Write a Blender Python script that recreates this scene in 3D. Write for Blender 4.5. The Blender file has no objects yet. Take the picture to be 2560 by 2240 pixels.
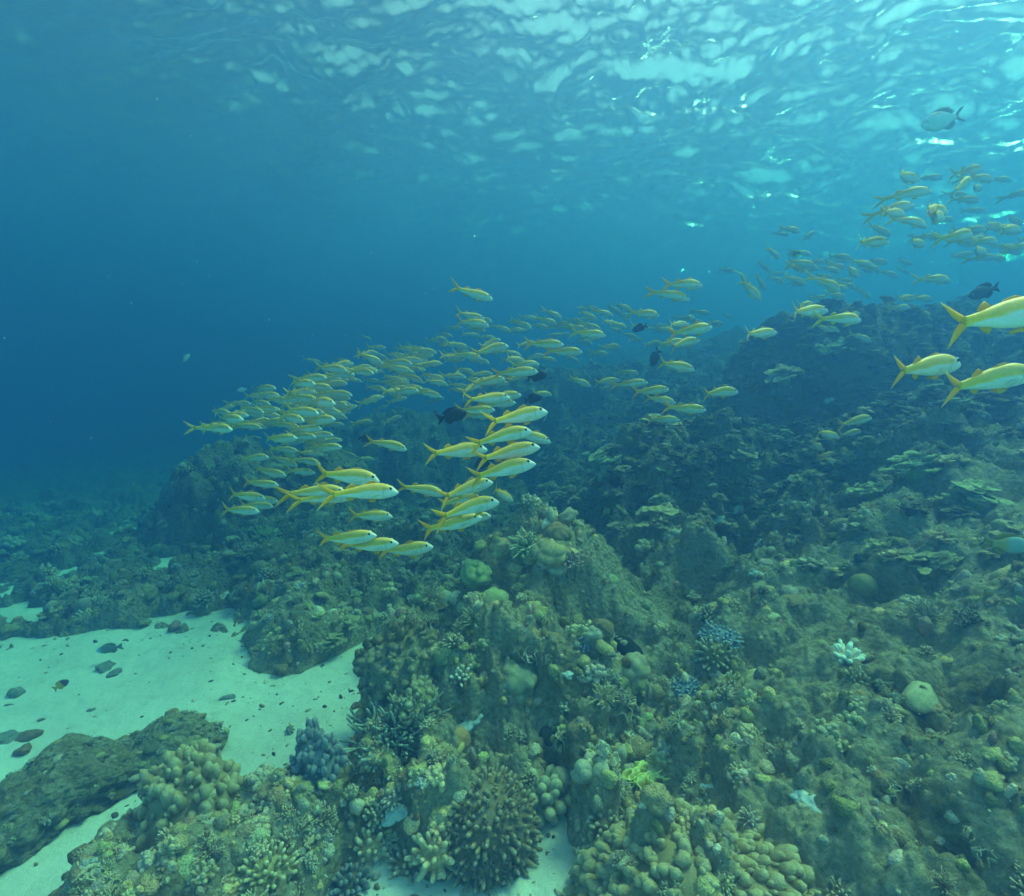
import bpy, bmesh, math, random
import numpy as np
from mathutils import Vector, Matrix
R = math.radians
rnd = random.Random(7)
rng = np.random.default_rng(11)
scene = bpy.context.scene
col = scene.collection

# ------------------------------------------------------------------ camera
FPX = 1335.0                      # focal length in photograph pixels (2560 x 2240)
PITCH = R(8.5)
cam_data = bpy.data.cameras.new("camera")
cam_data.sensor_fit = 'HORIZONTAL'
cam_data.sensor_width = 36.0
cam_data.lens = 36.0 * FPX / 2560.0
cam_data.clip_start = 0.05
cam_data.clip_end = 400.0
cam = bpy.data.objects.new("camera", cam_data)
cam.location = (0, 0, 0)
cam.rotation_euler = (R(90) - PITCH, 0, 0)
col.objects.link(cam)
scene.camera = cam

# ------------------------------------------------------------------ light
SUN_EL, SUN_AZ = 56.0, 54.0 
world = bpy.data.worlds.new("World")
scene.world = world
world.use_nodes = True
nt = world.node_tree
nt.nodes.clear()
sky = nt.nodes.new("ShaderNodeTexSky")
sky.sky_type = 'NISHITA'
sky.sun_disc = False
sky.sun_elevation = R(SUN_EL)
sky.sun_rotation = R(SUN_AZ)
sky.dust_density = 3.0
bg = nt.nodes.new("ShaderNodeBackground")
bg.inputs[1].default_value = 0.09
out = nt.nodes.new("ShaderNodeOutputWorld")
hsv = nt.nodes.new("ShaderNodeHueSaturation")     # thin overcast: the sky light is greyer than clear blue
hsv.inputs["Saturation"].default_value = 0.40
nt.links.new(sky.outputs[0], hsv.inputs["Color"])
tint = nt.nodes.new("ShaderNodeMix")
tint.data_type = 'RGBA'
tint.blend_type = 'MULTIPLY'
tint.inputs[0].default_value = 1.0
tint.inputs[7].default_value = (1.0, 0.75, 0.56, 1.0)
nt.links.new(hsv.outputs[0], tint.inputs[6])
nt.links.new(tint.outputs[2], bg.inputs[0])
nt.links.new(bg.outputs[0], out.inputs[0])

sun_data = bpy.data.lights.new("sun", 'SUN')
sun_data.energy = 3.8
sun_data.angle = R(22)
sun_data.color = (1.0, 0.74, 0.38)
sun = bpy.data.objects.new("sun", sun_data)
sd = Vector((math.sin(R(SUN_AZ)) * math.cos(R(SUN_EL)), math.cos(R(SUN_AZ)) * math.cos(R(SUN_EL)), math.sin(R(SUN_EL))))
sun.rotation_euler = (-sd).to_track_quat('-Z', 'Y').to_euler()
col.objects.link(sun)

vs = scene.view_settings
vs.view_transform = 'Standard'
vs.look = 'None'
vs.exposure = 2.95
vs.gamma = 1.0
vs.use_curve_mapping = False
cy = scene.cycles
cy.use_denoising = True
cy.max_bounces = 6
cy.diffuse_bounces = 3
cy.glossy_bounces = 2
cy.transmission_bounces = 2
cy.transparent_max_bounces = 8
cy.volume_bounces = 3
cy.use_adaptive_sampling = True
cy.adaptive_threshold = 0.015
cy.caustics_reflective = False
cy.caustics_refractive = False

# water as a participating medium (per metre): density * colour scatters, the rest is absorbed
WATER_D = 0.265
WATER_SCAT = (0.046, 0.116, 0.318)
WATER_ABS = (0.02, 0.634, 0.690)
WATER_G = 0.56
SURF_Z = 3.8

# ------------------------------------------------------------------ picture point -> direction
CP, SP = math.cos(PITCH), math.sin(PITCH)
def ray(px, py):
    r, u = (px - 1280.0) / FPX, (1120.0 - py) / FPX
    return np.array([r, CP + u * SP, -SP + u * CP])
def at(px, py, depth):
    return Vector(ray(px, py) * depth)

# ------------------------------------------------------------------ noise (numpy)
def _h(ix, iy, k):
    h = (ix.astype(np.uint32) * np.uint32(374761393)) ^ (iy.astype(np.uint32) * np.uint32(668265263)) ^ np.uint32((k * 2246822519) & 0xFFFFFFFF)
    h = (h ^ (h >> np.uint32(13))) * np.uint32(1274126177)
    h = h ^ (h >> np.uint32(16))
    return (h & np.uint32(0xFFFFFF)).astype(np.float32) / np.float32(0xFFFFFF)
def vnoise(x, y, k=0):
    x0, y0 = np.floor(x), np.floor(y)
    fx, fy = x - x0, y - y0
    ix, iy = x0.astype(np.int64), y0.astype(np.int64)
    u, v = fx * fx * fx * (fx * (fx * 6 - 15) + 10), fy * fy * fy * (fy * (fy * 6 - 15) + 10)
    a, b = _h(ix, iy, k), _h(ix + 1, iy, k)
    c, d = _h(ix, iy + 1, k), _h(ix + 1, iy + 1, k)
    return (a + (b - a) * u) * (1 - v) + (c + (d - c) * u) * v
def fbm(x, y, k=0, n=4, g=0.5):
    s, a, t = 0.0, 1.0, 0.0
    for i in range(n):
        s = s + a * vnoise(x, y, k + i * 17)
        t += a
        a *= g
        x, y = x * 2.03 + 5.1, y * 2.03 + 9.7
    return s / t                    # 0..1
def lumps(x, y, k=0):
    """rounded knobs packed side by side, 0..1 with each knob its own height"""
    ix, iy = np.floor(x).astype(np.int64), np.floor(y).astype(np.int64)
    best = np.zeros_like(x)
    for dx in (-1, 0, 1):
        for dy in (-1, 0, 1):
            jx, jy = ix + dx, iy + dy
            cx, cyy = jx + _h(jx, jy, k), jy + _h(jx, jy, k + 1)
            hh = 0.35 + 0.65 * _h(jx, jy, k + 2)
            rr = 0.55 + 0.35 * _h(jx, jy, k + 3)
            d2 = ((x - cx) ** 2 + (y - cyy) ** 2) / (rr * rr)
            best = np.maximum(best, hh * np.sqrt(np.clip(1 - d2, 0, 1)))
    return best
def sstep(a, b, x):
    t = np.clip((x - a) / (b - a), 0, 1)
    return t * t * (3 - 2 * t)

# ------------------------------------------------------------------ mesh helpers
def mesh_np(name, V, F, smooth=True):
    V = np.asarray(V, np.float32)
    F = np.asarray(F, np.int32)
    me = bpy.data.meshes.new(name)
    n = F.shape[1]
    me.vertices.add(len(V))
    me.vertices.foreach_set("co", V.ravel())
    me.loops.add(F.size)
    me.loops.foreach_set("vertex_index", F.ravel())
    me.polygons.add(len(F))
    me.polygons.foreach_set("loop_start", np.arange(0, F.size, n, dtype=np.int32))
    me.polygons.foreach_set("loop_total", np.full(len(F), n, np.int32))
    me.update(calc_edges=True)
    me.polygons.foreach_set("use_smooth", np.full(len(F), smooth, bool))
    me.validate()
    return me
def set_col(me, C):
    C = np.asarray(C, np.float32)
    if C.shape[1] == 3:
        C = np.concatenate([C, np.ones((len(C), 1), np.float32)], 1)
    a = me.color_attributes.new("paint", 'FLOAT_COLOR', 'POINT')
    a.data.foreach_set("color", C.ravel())
def set_float(me, name, A):
    a = me.attributes.new(name, 'FLOAT', 'POINT')
    a.data.foreach_set("value", np.asarray(A, np.float32))
def link(name, me, mat=None, parent=None):
    o = bpy.data.objects.new(name, me)
    if mat is not None and len(me.materials) == 0:
        me.materials.append(mat)
    col.objects.link(o)
    if parent is not None:
        o.parent = parent
    return o
def tag(o, label=None, cat=None, group=None, kind=None):
    if label: o["label"] = label
    if cat: o["category"] = cat
    if group: o["group"] = group
    if kind: o["kind"] = kind
    return o
def polar_grid(r0, r1, nr, a0, a1, na):
    rr = r0 * (r1 / r0) ** (np.arange(nr) / (nr - 1))
    aa = np.radians(np.linspace(a0, a1, na))
    X = (rr[:, None] * np.sin(aa)[None, :]).ravel()
    Y = (rr[:, None] * np.cos(aa)[None, :]).ravel()
    i = (np.arange(nr - 1)[:, None] * na + np.arange(na - 1)[None, :]).ravel()
    F = np.stack([i, i + na, i + na + 1, i + 1], 1)
    return X, Y, F

# ------------------------------------------------------------------ materials
class NT:
    def __init__(s, name):
        s.m = bpy.data.materials.new(name)
        s.m.use_nodes = True
        s.t = s.m.node_tree
        s.t.nodes.clear()
        s.out = s.n("ShaderNodeOutputMaterial")
    def n(s, typ, **kw):
        nd = s.t.nodes.new(typ)
        for k, v in kw.items():
            setattr(nd, k, v)
        return nd
    def l(s, a, b):
        s.t.links.new(a, b)
    def noise(s, vec, scale, detail=4, rough=0.55):
        nd = s.n("ShaderNodeTexNoise")
        nd.inputs["Scale"].default_value = scale
        nd.inputs["Detail"].default_value = detail
        nd.inputs["Roughness"].default_value = rough
        s.l(vec, nd.inputs["Vector"])
        return nd.outputs["Fac"]
    def ramp(s, fac, stops):
        nd = s.n("ShaderNodeValToRGB")
        e = nd.color_ramp.elements
        while len(e) < len(stops):
            e.new(0.5)
        for el, (p, c) in zip(e, stops):
            el.position = p
            el.color = (c[0], c[1], c[2], 1) if not isinstance(c, (int, float)) else (c, c, c, 1)
        s.l(fac, nd.inputs[0])
        return nd.outputs[0]
    def mix(s, fac, a, b, mode='MIX'):
        nd = s.n("ShaderNodeMix", data_type='RGBA', blend_type=mode)
        if isinstance(fac, (int, float)): nd.inputs[0].default_value = fac
        else: s.l(fac, nd.inputs[0])
        for sock, v in ((nd.inputs[6], a), (nd.inputs[7], b)):
            if isinstance(v, tuple): sock.default_value = (v[0], v[1], v[2], 1)
            else: s.l(v, sock)
        return nd.outputs[2]
    def math(s, op, a, b=0.0):
        nd = s.n("ShaderNodeMath", operation=op)
        for sock, v in ((nd.inputs[0], a), (nd.inputs[1], b)):
            if isinstance(v, (int, float)): sock.default_value = v
            else: s.l(v, sock)
        return nd.outputs[0]
    def bsdf(s, color, rough=0.9, spec=0.1, bump=None, bstr=0.5, bdist=0.01):
        b = s.n("ShaderNodeBsdfPrincipled")
        if isinstance(color, tuple): b.inputs["Base Color"].default_value = (color[0], color[1], color[2], 1)
        else: s.l(color, b.inputs["Base Color"])
        b.inputs["Roughness"].default_value = rough
        b.inputs["Specular IOR Level"].default_value = spec
        if bump is not None:
            bp = s.n("ShaderNodeBump")
            bp.inputs["Strength"].default_value = bstr
            bp.inputs["Distance"].default_value = bdist
            s.l(bump, bp.inputs["Height"])
            s.l(bp.outputs[0], b.inputs["Normal"])
        s.l(b.outputs[0], s.out.inputs[0])
        return b
    def pos(s):
        return s.n("ShaderNodeNewGeometry").outputs["Position"]
    def obj(s):
        return s.n("ShaderNodeTexCoord").outputs["Object"]

def mat_sand():
    m = NT("sand")
    p = m.pos()
    a = m.noise(p, 2.2, 5)
    c = m.ramp(a, [(0.30, (0.52, 0.47, 0.40)), (0.62, (0.74, 0.68, 0.58))])
    blot = m.noise(p, 6.5, 5, 0.7)
    c = m.mix(m.ramp(blot, [(0.52, 0.0), (0.68, 0.5)]), c, (0.36, 0.31, 0.24))
    sp = m.noise(p, 55, 3, 0.7)
    c = m.mix(m.ramp(sp, [(0.66, 0.0), (0.74, 0.55)]), c, (0.30, 0.25, 0.19))
    grain = m.noise(p, 160, 2)
    c = m.mix(0.35, c, m.ramp(grain, [(0.3, (0.42, 0.38, 0.31)), (0.7, (0.80, 0.74, 0.62))]))
    h = m.math('ADD', m.noise(p, 14, 4), m.math('MULTIPLY', grain, 0.15))
    m.bsdf(c, 0.95, 0.05, h, 0.5, 0.03)
    return m.m
def mat_reef(name="reef_rock", dark=0.0):
    m = NT(name)
    p = m.pos()
    big = m.noise(p, 1.7, 4)
    mid = m.noise(p, 7.5, 5, 0.6)
    fine = m.noise(p, 34, 6, 0.75)
    turf = m.ramp(mid, [(0.30, (0.15, 0.105, 0.05)), (0.50, (0.35, 0.24, 0.12)), (0.72, (0.58, 0.42, 0.24))])
    silt = m.ramp(fine, [(0.30, (0.42, 0.31, 0.18)), (0.68, (0.82, 0.63, 0.40))])
    c = m.mix(m.ramp(big, [(0.36, 0.1), (0.50, 0.92)]), turf, silt)
    pink = m.noise(p, 12.3, 3)
    c = m.mix(m.ramp(pink, [(0.62, 0.0), (0.72, 0.6)]), c, (0.22, 0.13, 0.12))
    pale = m.noise(p, 21.0, 2)
    c = m.mix(m.ramp(pale, [(0.70, 0.0), (0.78, 0.7)]), c, (0.48, 0.47, 0.42))
    c = m.mix(0.55, c, m.ramp(m.noise(p, 90, 4, 0.7), [(0.3, 0.62), (0.70, 1.22)]), 'MULTIPLY')
    # further out the rock colour is painted darker to offset the haze
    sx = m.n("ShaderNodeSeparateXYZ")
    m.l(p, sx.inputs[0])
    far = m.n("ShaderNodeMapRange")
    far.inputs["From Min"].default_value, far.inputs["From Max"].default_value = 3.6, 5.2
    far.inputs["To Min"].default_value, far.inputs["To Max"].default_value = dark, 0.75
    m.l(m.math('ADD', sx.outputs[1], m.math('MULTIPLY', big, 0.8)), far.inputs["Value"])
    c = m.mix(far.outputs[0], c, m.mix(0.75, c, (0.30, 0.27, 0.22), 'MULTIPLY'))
    vor = m.n("ShaderNodeTexVoronoi")
    vor.inputs["Scale"].default_value = 34
    m.l(p, vor.inputs["Vector"])
    h = m.math('ADD', m.math('MULTIPLY', fine, 1.0), m.math('MULTIPLY', vor.outputs[0], -0.7))
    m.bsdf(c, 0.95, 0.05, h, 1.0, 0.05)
    return m.m
def mat_coral(name="coral_skin", bump_scale=60, dist=0.010):
    m = NT(name)
    at_ = m.n("ShaderNodeAttribute", attribute_name="paint")
    p = m.pos()
    mot = m.noise(p, 26, 4, 0.65)
    c = m.mix(0.75, at_.outputs["Color"], m.ramp(mot, [(0.28, 0.72), (0.70, 1.40)]), 'MULTIPLY')
    f = m.noise(p, bump_scale, 4, 0.7)
    c = m.mix(0.5, c, m.ramp(f, [(0.30, 0.55), (0.68, 1.2)]), 'MULTIPLY')
    vo = m.n("ShaderNodeTexVoronoi")
    vo.inputs["Scale"].default_value = bump_scale * 1.9
    m.l(p, vo.inputs["Vector"])
    c = m.mix(0.5, c, m.ramp(vo.outputs["Distance"], [(0.05, 0.62), (0.45, 1.2)]), 'MULTIPLY')
    h = m.math('ADD', f, m.math('MULTIPLY', vo.outputs["Distance"], 0.6))
    m.bsdf(c, 0.9, 0.08, h, 0.9, dist)
    return m.m
M_SAND, M_REEF, M_CORAL = mat_sand(), mat_reef(), mat_coral()

# ------------------------------------------------------------------ terrain heights
def dome(x, y, cx, cy_, rx, ry, rot, p=2.4):
    c, s = math.cos(R(rot)), math.sin(R(rot))
    u, v = (x - cx) * c + (y - cy_) * s, -(x - cx) * s + (y - cy_) * c
    d2 = (u / rx) ** 2 + (v / ry) ** 2
    return 1.0 / (1.0 + d2 ** p)
def floor_z(x, y):
    r = np.hypot(x, y)
    return -2.0 - 0.085 * np.clip(r - 5.0, 0, 30) * sstep(2.5, -2.5, x) + 0.02 * np.clip(r - 6, 0, 30) * sstep(0, 5, x)
MOUNDS = [  # cx, cy, rx, ry, rot, top z, steepness
    (0.26, 3.55, 0.74, 0.70, 0, -1.08, 1.7),
    (0.10, 2.75, 0.95, 0.70, 0, -1.52, 1.8),
    (0.02, 2.35, 0.72, 0.42, 0, -1.80, 2.2),
    (4.55, 6.75, 2.25, 1.75, -10, 0.55, 2.6),
    (1.75, 5.35, 1.15, 0.95, 0, -0.52, 1.9),
    (-3.3, 7.30, 1.55, 1.25, 0, -1.05, 2.0),
    (1.5, 11.2, 3.6, 1.8, 0, -0.10, 1.8),
    (5.5, 11.5, 3.5, 2.2, 0, 0.35, 1.8),
    (-1.8, 10.3, 2.6, 1.6, 0, -1.0, 1.8),
    (-0.55, 2.35, 0.55, 0.40, 30, -1.72, 1.8),
    (-1.30, 1.78, 0.30, 0.34, 0, -1.74, 1.8),
    (0.62, 1.72, 0.34, 0.34, 0, -1.62, 2.0),
]
def reef_z(x, y, detail=True):
    fl = floor_z(x, y)
    n1 = fbm(x / 1.1, y / 1.1, 3, 3) - 0.5
    n2 = fbm(x / 0.42 + 7, y / 0.42, 29, 3) - 0.5
    wx, wy = x + 0.30 * n1 + 0.12 * n2, y + 0.30 * (fbm(x / 1.0 + 31, y / 1.0, 61, 3) - 0.5) + 0.1 * n2
    # wide reef flat: everything beyond the sand edge
    edge = np.interp(wx, [-30, -3.9, -3.35, -3.1, -2.75, -2.5, -2.1, -1.75, -1.35, -1.15, -1.05, -0.92, -0.8, 0.35, 1.0, 30],
                         [3.1, 3.45, 3.62, 3.75, 3.68, 3.60, 3.42, 3.20, 3.15, 3.45, 3.75, 3.7, 2.6, 2.25, 1.5, 1.0])
    soft = 0.22 + 0.22 * sstep(-2.6, -2.1, wx) * sstep(-0.8, -1.1, wx)
    on = sstep(-soft, soft, wy - edge)
    z = fl - 0.5 + (0.62 + 0.10 * sstep(-2.2, -1.6, wx)) * on
    # the arm of reef that runs from the mound down to the left
    lo = np.interp(wx, [-1.75, -1.6, -0.85, -0.74, -0.5, -0.3, 0.0, 0.12, 0.28, 0.42, 0.55], [3.0, 1.2, 1.3, 1.80, 1.95, 1.84, 1.84, 2.0, 2.15, 1.8, 1.2])
    hi = np.interp(wx, [-1.70, -1.6, -1.32, -0.92, -0.8, -0.7, -0.6], [1.7, 2.02, 2.18, 2.42, 2.62, 3.05, 4.0])
    arm = sstep(-0.14, 0.16, wy - lo) * sstep(-0.14, 0.16, hi - wy)
    z = np.maximum(z, fl - 0.5 + 0.70 * arm)
    # the slope that climbs to the right
    sl = -1.92 + 0.41 * (wx - 0.35) + 0.06 * (wy - 2.0)
    sl = np.minimum(sl, 0.55 + 0.3 * n1)
    sl = np.where(wx < 0.35, -1.92 + 1.6 * (wx - 0.35), sl)
    z = np.maximum(z, sl)
    for cx, cyy, rx, ry, rot, top, p in MOUNDS:
        s = dome(wx, wy, cx, cyy, rx, ry, rot, p)
        z = np.maximum(z, fl - 0.5 + (top - fl + 0.5) * s)
    m = sstep(-0.20, 0.12, z - fl)
    calm = (1 - 0.62 * sstep(0.55, 0.95, x) * sstep(4.0, 3.3, y)) * (1 - 0.6 * sstep(-2.7, -2.1, x) * sstep(-0.75, -1.1, x) * sstep(4.3, 3.6, y))      # the near right slope is smoother
    z = z + m * calm * (0.42 * n1 + 0.30 * n2)
    hol = sstep(0.60, 0.74, fbm(x / 0.62 + 13, y / 0.50, 141, 3)) + 0.7 * sstep(0.62, 0.72, fbm(x / 0.27 + 3, y / 0.27, 151, 2))
    z = z - m * calm * 0.20 * hol
    if detail:
        j = 0.25 * n2
        z = z + m * (1 - 0.35 * sstep(0.55, 0.95, x) * sstep(4.0, 3.3, y)) * (1 - 0.5 * sstep(-2.7, -2.1, x) * sstep(-0.75, -1.1, x) * sstep(4.3, 3.6, y)) * (0.22 * lumps(x / 0.42 + j, y / 0.42 - j, 5) + 0.13 * lumps(x / 0.19 + j, y / 0.19, 15)
                     + 0.070 * lumps(x / 0.085 + 2 * j, y / 0.085 + j, 25) + 0.036 * lumps(x / 0.038, y / 0.038, 35)
                     + 0.05 * np.abs(fbm(x / 0.11, y / 0.11, 161, 4, 0.65) - 0.5) * 2 + 0.035 * (fbm(x / 0.035, y / 0.035, 171, 3, 0.6) - 0.5) - 0.21)
    return z
def ground_z(x, y):
    x, y = np.atleast_1d(np.asarray(x, float)), np.atleast_1d(np.asarray(y, float))
    return np.maximum(reef_z(x, y), floor_z(x, y))
def hit(px, py):
    """first point of the bottom seen through a point of the photograph"""
    d = ray(px, py)
    t = np.concatenate([np.linspace(0.8, 6, 1500), np.linspace(6.01, 25, 1500)])
    g = ground_z(d[0] * t, d[1] * t)
    k = np.argmax(d[2] * t < g)
    return Vector((d[0] * t[k], d[1] * t[k], float(g[k]))), float(t[k])

X, Y, F = polar_grid(0.8, 45.0, 820, -78, 78, 1250)
Z = reef_z(X, Y)
me = mesh_np("reef", np.stack([X, Y, Z], 1), F)
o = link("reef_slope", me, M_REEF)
tag(o, "uneven coral reef slope climbing from the sand to the right", None, None, "structure")
X, Y, F = polar_grid(0.3, 90.0, 620, -180, 180, 1000)
Z = floor_z(X, Y) + 0.05 * (fbm(X / 0.7, Y / 0.7, 71, 4) - 0.5) + 0.012 * (fbm(X / 0.09, Y / 0.14, 77, 3) - 0.5)
me = mesh_np("sand", np.stack([X, Y, Z], 1), F)
o = link("sea_floor", me, M_SAND)
tag(o, "pale sand sea floor between the coral", None, None, "structure")

# ------------------------------------------------------------------ water surface seen from below
def wave_z(x, y):
    x, y = x + 0.9 * (fbm(x / 2.3, y / 2.3, 401, 4) - 0.5), y + 0.9 * (fbm(x / 2.3 + 40, y / 2.3, 431, 4) - 0.5)
    z = 0.0
    w = np.random.default_rng(5)
    for lam, amp, n in ((4.5, 0.048, 5), (2.2, 0.030, 7), (1.1, 0.0160, 9), (0.55, 0.0080, 12), (0.27, 0.0046, 14), (0.14, 0.0024, 14)):
        for i in range(n):
            a = w.normal(1.45, 0.95)
            L = lam * w.uniform(0.75, 1.35)
            k = 2 * math.pi / L
            ph = w.uniform(0, 6.28)
            q = k * (x * math.cos(a) + y * math.sin(a)) + ph
            z = z + amp * w.uniform(0.6, 1.2) * np.sin(q + 0.5 * np.sin(q * 0.37 + ph))
    return z * (0.45 + 1.1 * fbm(x / 2.6, y / 2.6, 91, 3)) * (0.40 + 0.60 * sstep(-6.0, 0.3, x))   # calmer towards the left, shaped to darken that side
def mat_water():
    m = NT("water_surface")
    g = m.n("ShaderNodeNewGeometry")
    d = m.n("ShaderNodeVectorMath", operation='DOT_PRODUCT')
    m.l(g.outputs["Normal"], d.inputs[0])
    m.l(g.outputs["Incoming"], d.inputs[1])
    mr = m.n("ShaderNodeMapRange", interpolation_type='SMOOTHSTEP')
    mr.inputs["From Min"].default_value = 0.53
    mr.inputs["From Max"].default_value = 0.92
    mr.inputs["To Min"].default_value, mr.inputs["To Max"].default_value = 0.11, 0.46
    m.l(d.outputs["Value"], mr.inputs["Value"])
    gl = m.n("ShaderNodeBsdfGlossy")
    gl.inputs["Roughness"].default_value = 0.2
    gl.inputs["Color"].default_value = (0.9, 0.95, 0.95, 1)
    tr = m.n("ShaderNodeBsdfTransparent")
    tr.inputs["Color"].default_value = (1, 1, 1, 1)
    mx = m.n("ShaderNodeMixShader")
    m.l(mr.outputs[0], mx.inputs[0])
    m.l(gl.outputs[0], mx.inputs[1])
    m.l(tr.outputs[0], mx.inputs[2])
    m.l(mx.outputs[0], m.out.inputs[0])
    return m.m
X, Y, F = polar_grid(1.2, 100.0, 900, -65, 65, 1000)
me = mesh_np("water", np.stack([X, Y, SURF_Z + wave_z(X, Y)], 1), F)
o = link("water", me, mat_water())
tag(o, "rippled water surface seen from below", None, None, "structure")

# ------------------------------------------------------------------ coral shapes (numpy: vertices, triangles, tip 0..1)
_ico = {}
def ico(n):
    if n not in _ico:
        bm = bmesh.new()
        bmesh.ops.create_icosphere(bm, subdivisions=n, radius=1.0)
        bm.verts.ensure_lookup_table()
        _ico[n] = (np.array([v.co[:] for v in bm.verts]), np.array([[v.index for v in f.verts] for f in bm.faces], np.int32))
        bm.free()
    return _ico[n][0].copy(), _ico[n][1]
def sph_dirs(n, g, hemi=False, jit=0.25):
    i = np.arange(n) + 0.5
    z = 1 - (i / n) * (1.15 if hemi else 2.0)
    z = np.clip(z, -1, 1)
    a = math.pi * (1 + 5 ** 0.5) * i
    r = np.sqrt(1 - z * z)
    d = np.stack([r * np.cos(a), r * np.sin(a), z], 1) + g.normal(0, jit / math.sqrt(n) * 2, (n, 3))
    return d / np.linalg.norm(d, axis=1)[:, None]
def warp3(V, g, amp, freq):
    """gentle uneven swelling so no two knobs are alike"""
    o = g.uniform(0, 50, 3)
    n = np.zeros(len(V))
    for k in range(3):
        f = freq * 1.9 ** k
        d = g.normal(0, 1, 3); d /= np.linalg.norm(d)
        e = g.normal(0, 1, 3); e /= np.linalg.norm(e)
        n += 0.6 ** k * np.sin(f * (V @ d) + o[k]) * np.sin(f * 0.8 * (V @ e) + o[(k + 1) % 3])
    return V * (1 + amp * n)[:, None]
def boulder(g, sub=3, n=26, lobe=0.22, flat=0.75, warp=0.12, w=1.25):
    """massive coral covered in rounded lobes"""
    V, F = ico(sub)
    S = sph_dirs(n, g, jit=0.8)
    ang = np.arccos(np.clip(V @ S.T, -1, 1))
    rad = w * math.sqrt(4 / n) * g.uniform(0.75, 1.25, n)
    hh = g.uniform(0.55, 1.0, n)
    k = (hh[None] * np.sqrt(np.clip(1 - (ang / rad[None]) ** 2, 0, 1))).max(1)
    V = V * (1 - lobe + lobe * 1.25 * k)[:, None]
    V = warp3(V, g, warp, 2.3)
    V[:, 2] *= flat
    V[:, 2] = np.where(V[:, 2] < -0.25, -0.25 + (V[:, 2] + 0.25) * 0.3, V[:, 2])
    return V, F, np.clip(k, 0, 1) * 0.6
def brain(g, sub=5, freq=9.0):
    """lobed coral with winding folds"""
    V, F = ico(sub)
    P = V + 0.22 * np.stack([np.sin(3.1 * V[:, 1] + 1), np.sin(2.7 * V[:, 2] + 2), np.sin(3.3 * V[:, 0])], 1)
    q = np.sin(freq * P[:, 0] + 1.4 * np.sin(4 * P[:, 2])) * 0.6 + 0.5 * np.sin(freq * 0.8 * P[:, 1] + 2 * np.sin(3 * P[:, 0]))
    k = np.sqrt(np.abs(q) + 0.02)
    V = V * (0.84 + 0.20 * k)[:, None]
    V = warp3(V, g, 0.10, 2.0)
    V[:, 2] *= 0.85
    return V, F, k * 0.5
def tube(P, rad, sides=6):
    """tapered rounded branch along points P"""
    P = np.asarray(P, float)
    n = len(P)
    T = np.gradient(P, axis=0)
    T /= np.linalg.norm(T, axis=1)[:, None] + 1e-9
    up = np.array([0.31, 0.22, 0.92])
    A = np.cross(T, up); A /= np.linalg.norm(A, axis=1)[:, None] + 1e-9
    B = np.cross(T, A)
    th = np.arange(sides) * 2 * math.pi / sides
    V = (P[:, None] + np.asarray(rad)[:, None, None] * (A[:, None] * np.cos(th)[None, :, None] + B[:, None] * np.sin(th)[None, :, None])).reshape(-1, 3)
    V = np.concatenate([V, P[-1:] + T[-1:] * rad[-1] * 0.8])
    F = []
    for i in range(n - 1):
        for j in range(sides):
            a, b = i * sides + j, i * sides + (j + 1) % sides
            F += [(a, b, b + sides), (a, b + sides, a + sides)]
    l = len(V) - 1
    for j in range(sides):
        F.append(((n - 1) * sides + j, (n - 1) * sides + (j + 1) % sides, l))
    tip = np.concatenate([np.repeat(np.linspace(0, 1, n), sides), [1.0]])
    return V, np.array(F, np.int32), tip
def merge(parts):
    Vs, Fs, Ts, o = [], [], [], 0
    for V, F, T in parts:
        Vs.append(V); Fs.append(F + o); Ts.append(T)
        o += len(V)
    return np.concatenate(Vs), np.concatenate(Fs), np.concatenate(Ts)
def fingers(g, n=34, r=0.11, core=0.55, jit=0.3, up=0.35, sides=6, taper=0.75, length=(0.8, 1.05)):
    """colony of stubby rounded fingers on a low base"""
    D = sph_dirs(n, g, True, jit)
    parts = []
    for d in D:
        e = d + np.array([0, 0, up]) + g.normal(0, 0.10, 3)
        e /= np.linalg.norm(e)
        L = length[1] - (length[1] - length[0]) * g.random() ** 0.7 * 1.4
        p0 = d * core * 0.5
        p1 = d * core
        p2 = p1 + e * (L - core) * 0.62
        p3 = p1 + e * (L - core)
        rr = r * g.uniform(0.8, 1.2)
        parts.append(tube([p0, p1, p2, p3], [rr * 0.9, rr, rr * 0.95, rr * taper], sides))
    V, F = ico(2)
    V = warp3(V * core * 0.95, g, 0.1, 3)
    parts.append((V, F, np.zeros(len(V))))
    return merge(parts)
def thicket(g, n=40, r=0.035, up=0.5, sides=5, split=2):
    """bush of thin forking branches"""
    D = sph_dirs(n, g, True, 0.5)
    parts = []
    for d in D:
        e = d + np.array([0, 0, up]) + g.normal(0, 0.18, 3)
        e /= np.linalg.norm(e)
        p0 = d * 0.12
        p1 = p0 + e * 0.42
        bend = g.normal(0, 0.22, 3)
        p2 = p1 + (e + bend) * 0.28
        p3 = p2 + (e + bend * 1.6) * 0.22
        parts.append(tube([p0, p1, p2, p3], [r * 1.3, r * 1.2, r * 1.1, r * 0.85], sides))
        for s in range(split):
            b = e + g.normal(0, 0.5, 3)
            b /= np.linalg.norm(b)
            q0 = p1 if s % 2 == 0 else p2
            L = g.uniform(0.2, 0.36)
            parts.append(tube([q0, q0 + b * L * 0.6, q0 + b * L + np.array([0, 0, 0.03])], [r * 1.0, r * 0.95, r * 0.8], sides))
    return merge(parts)
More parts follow.
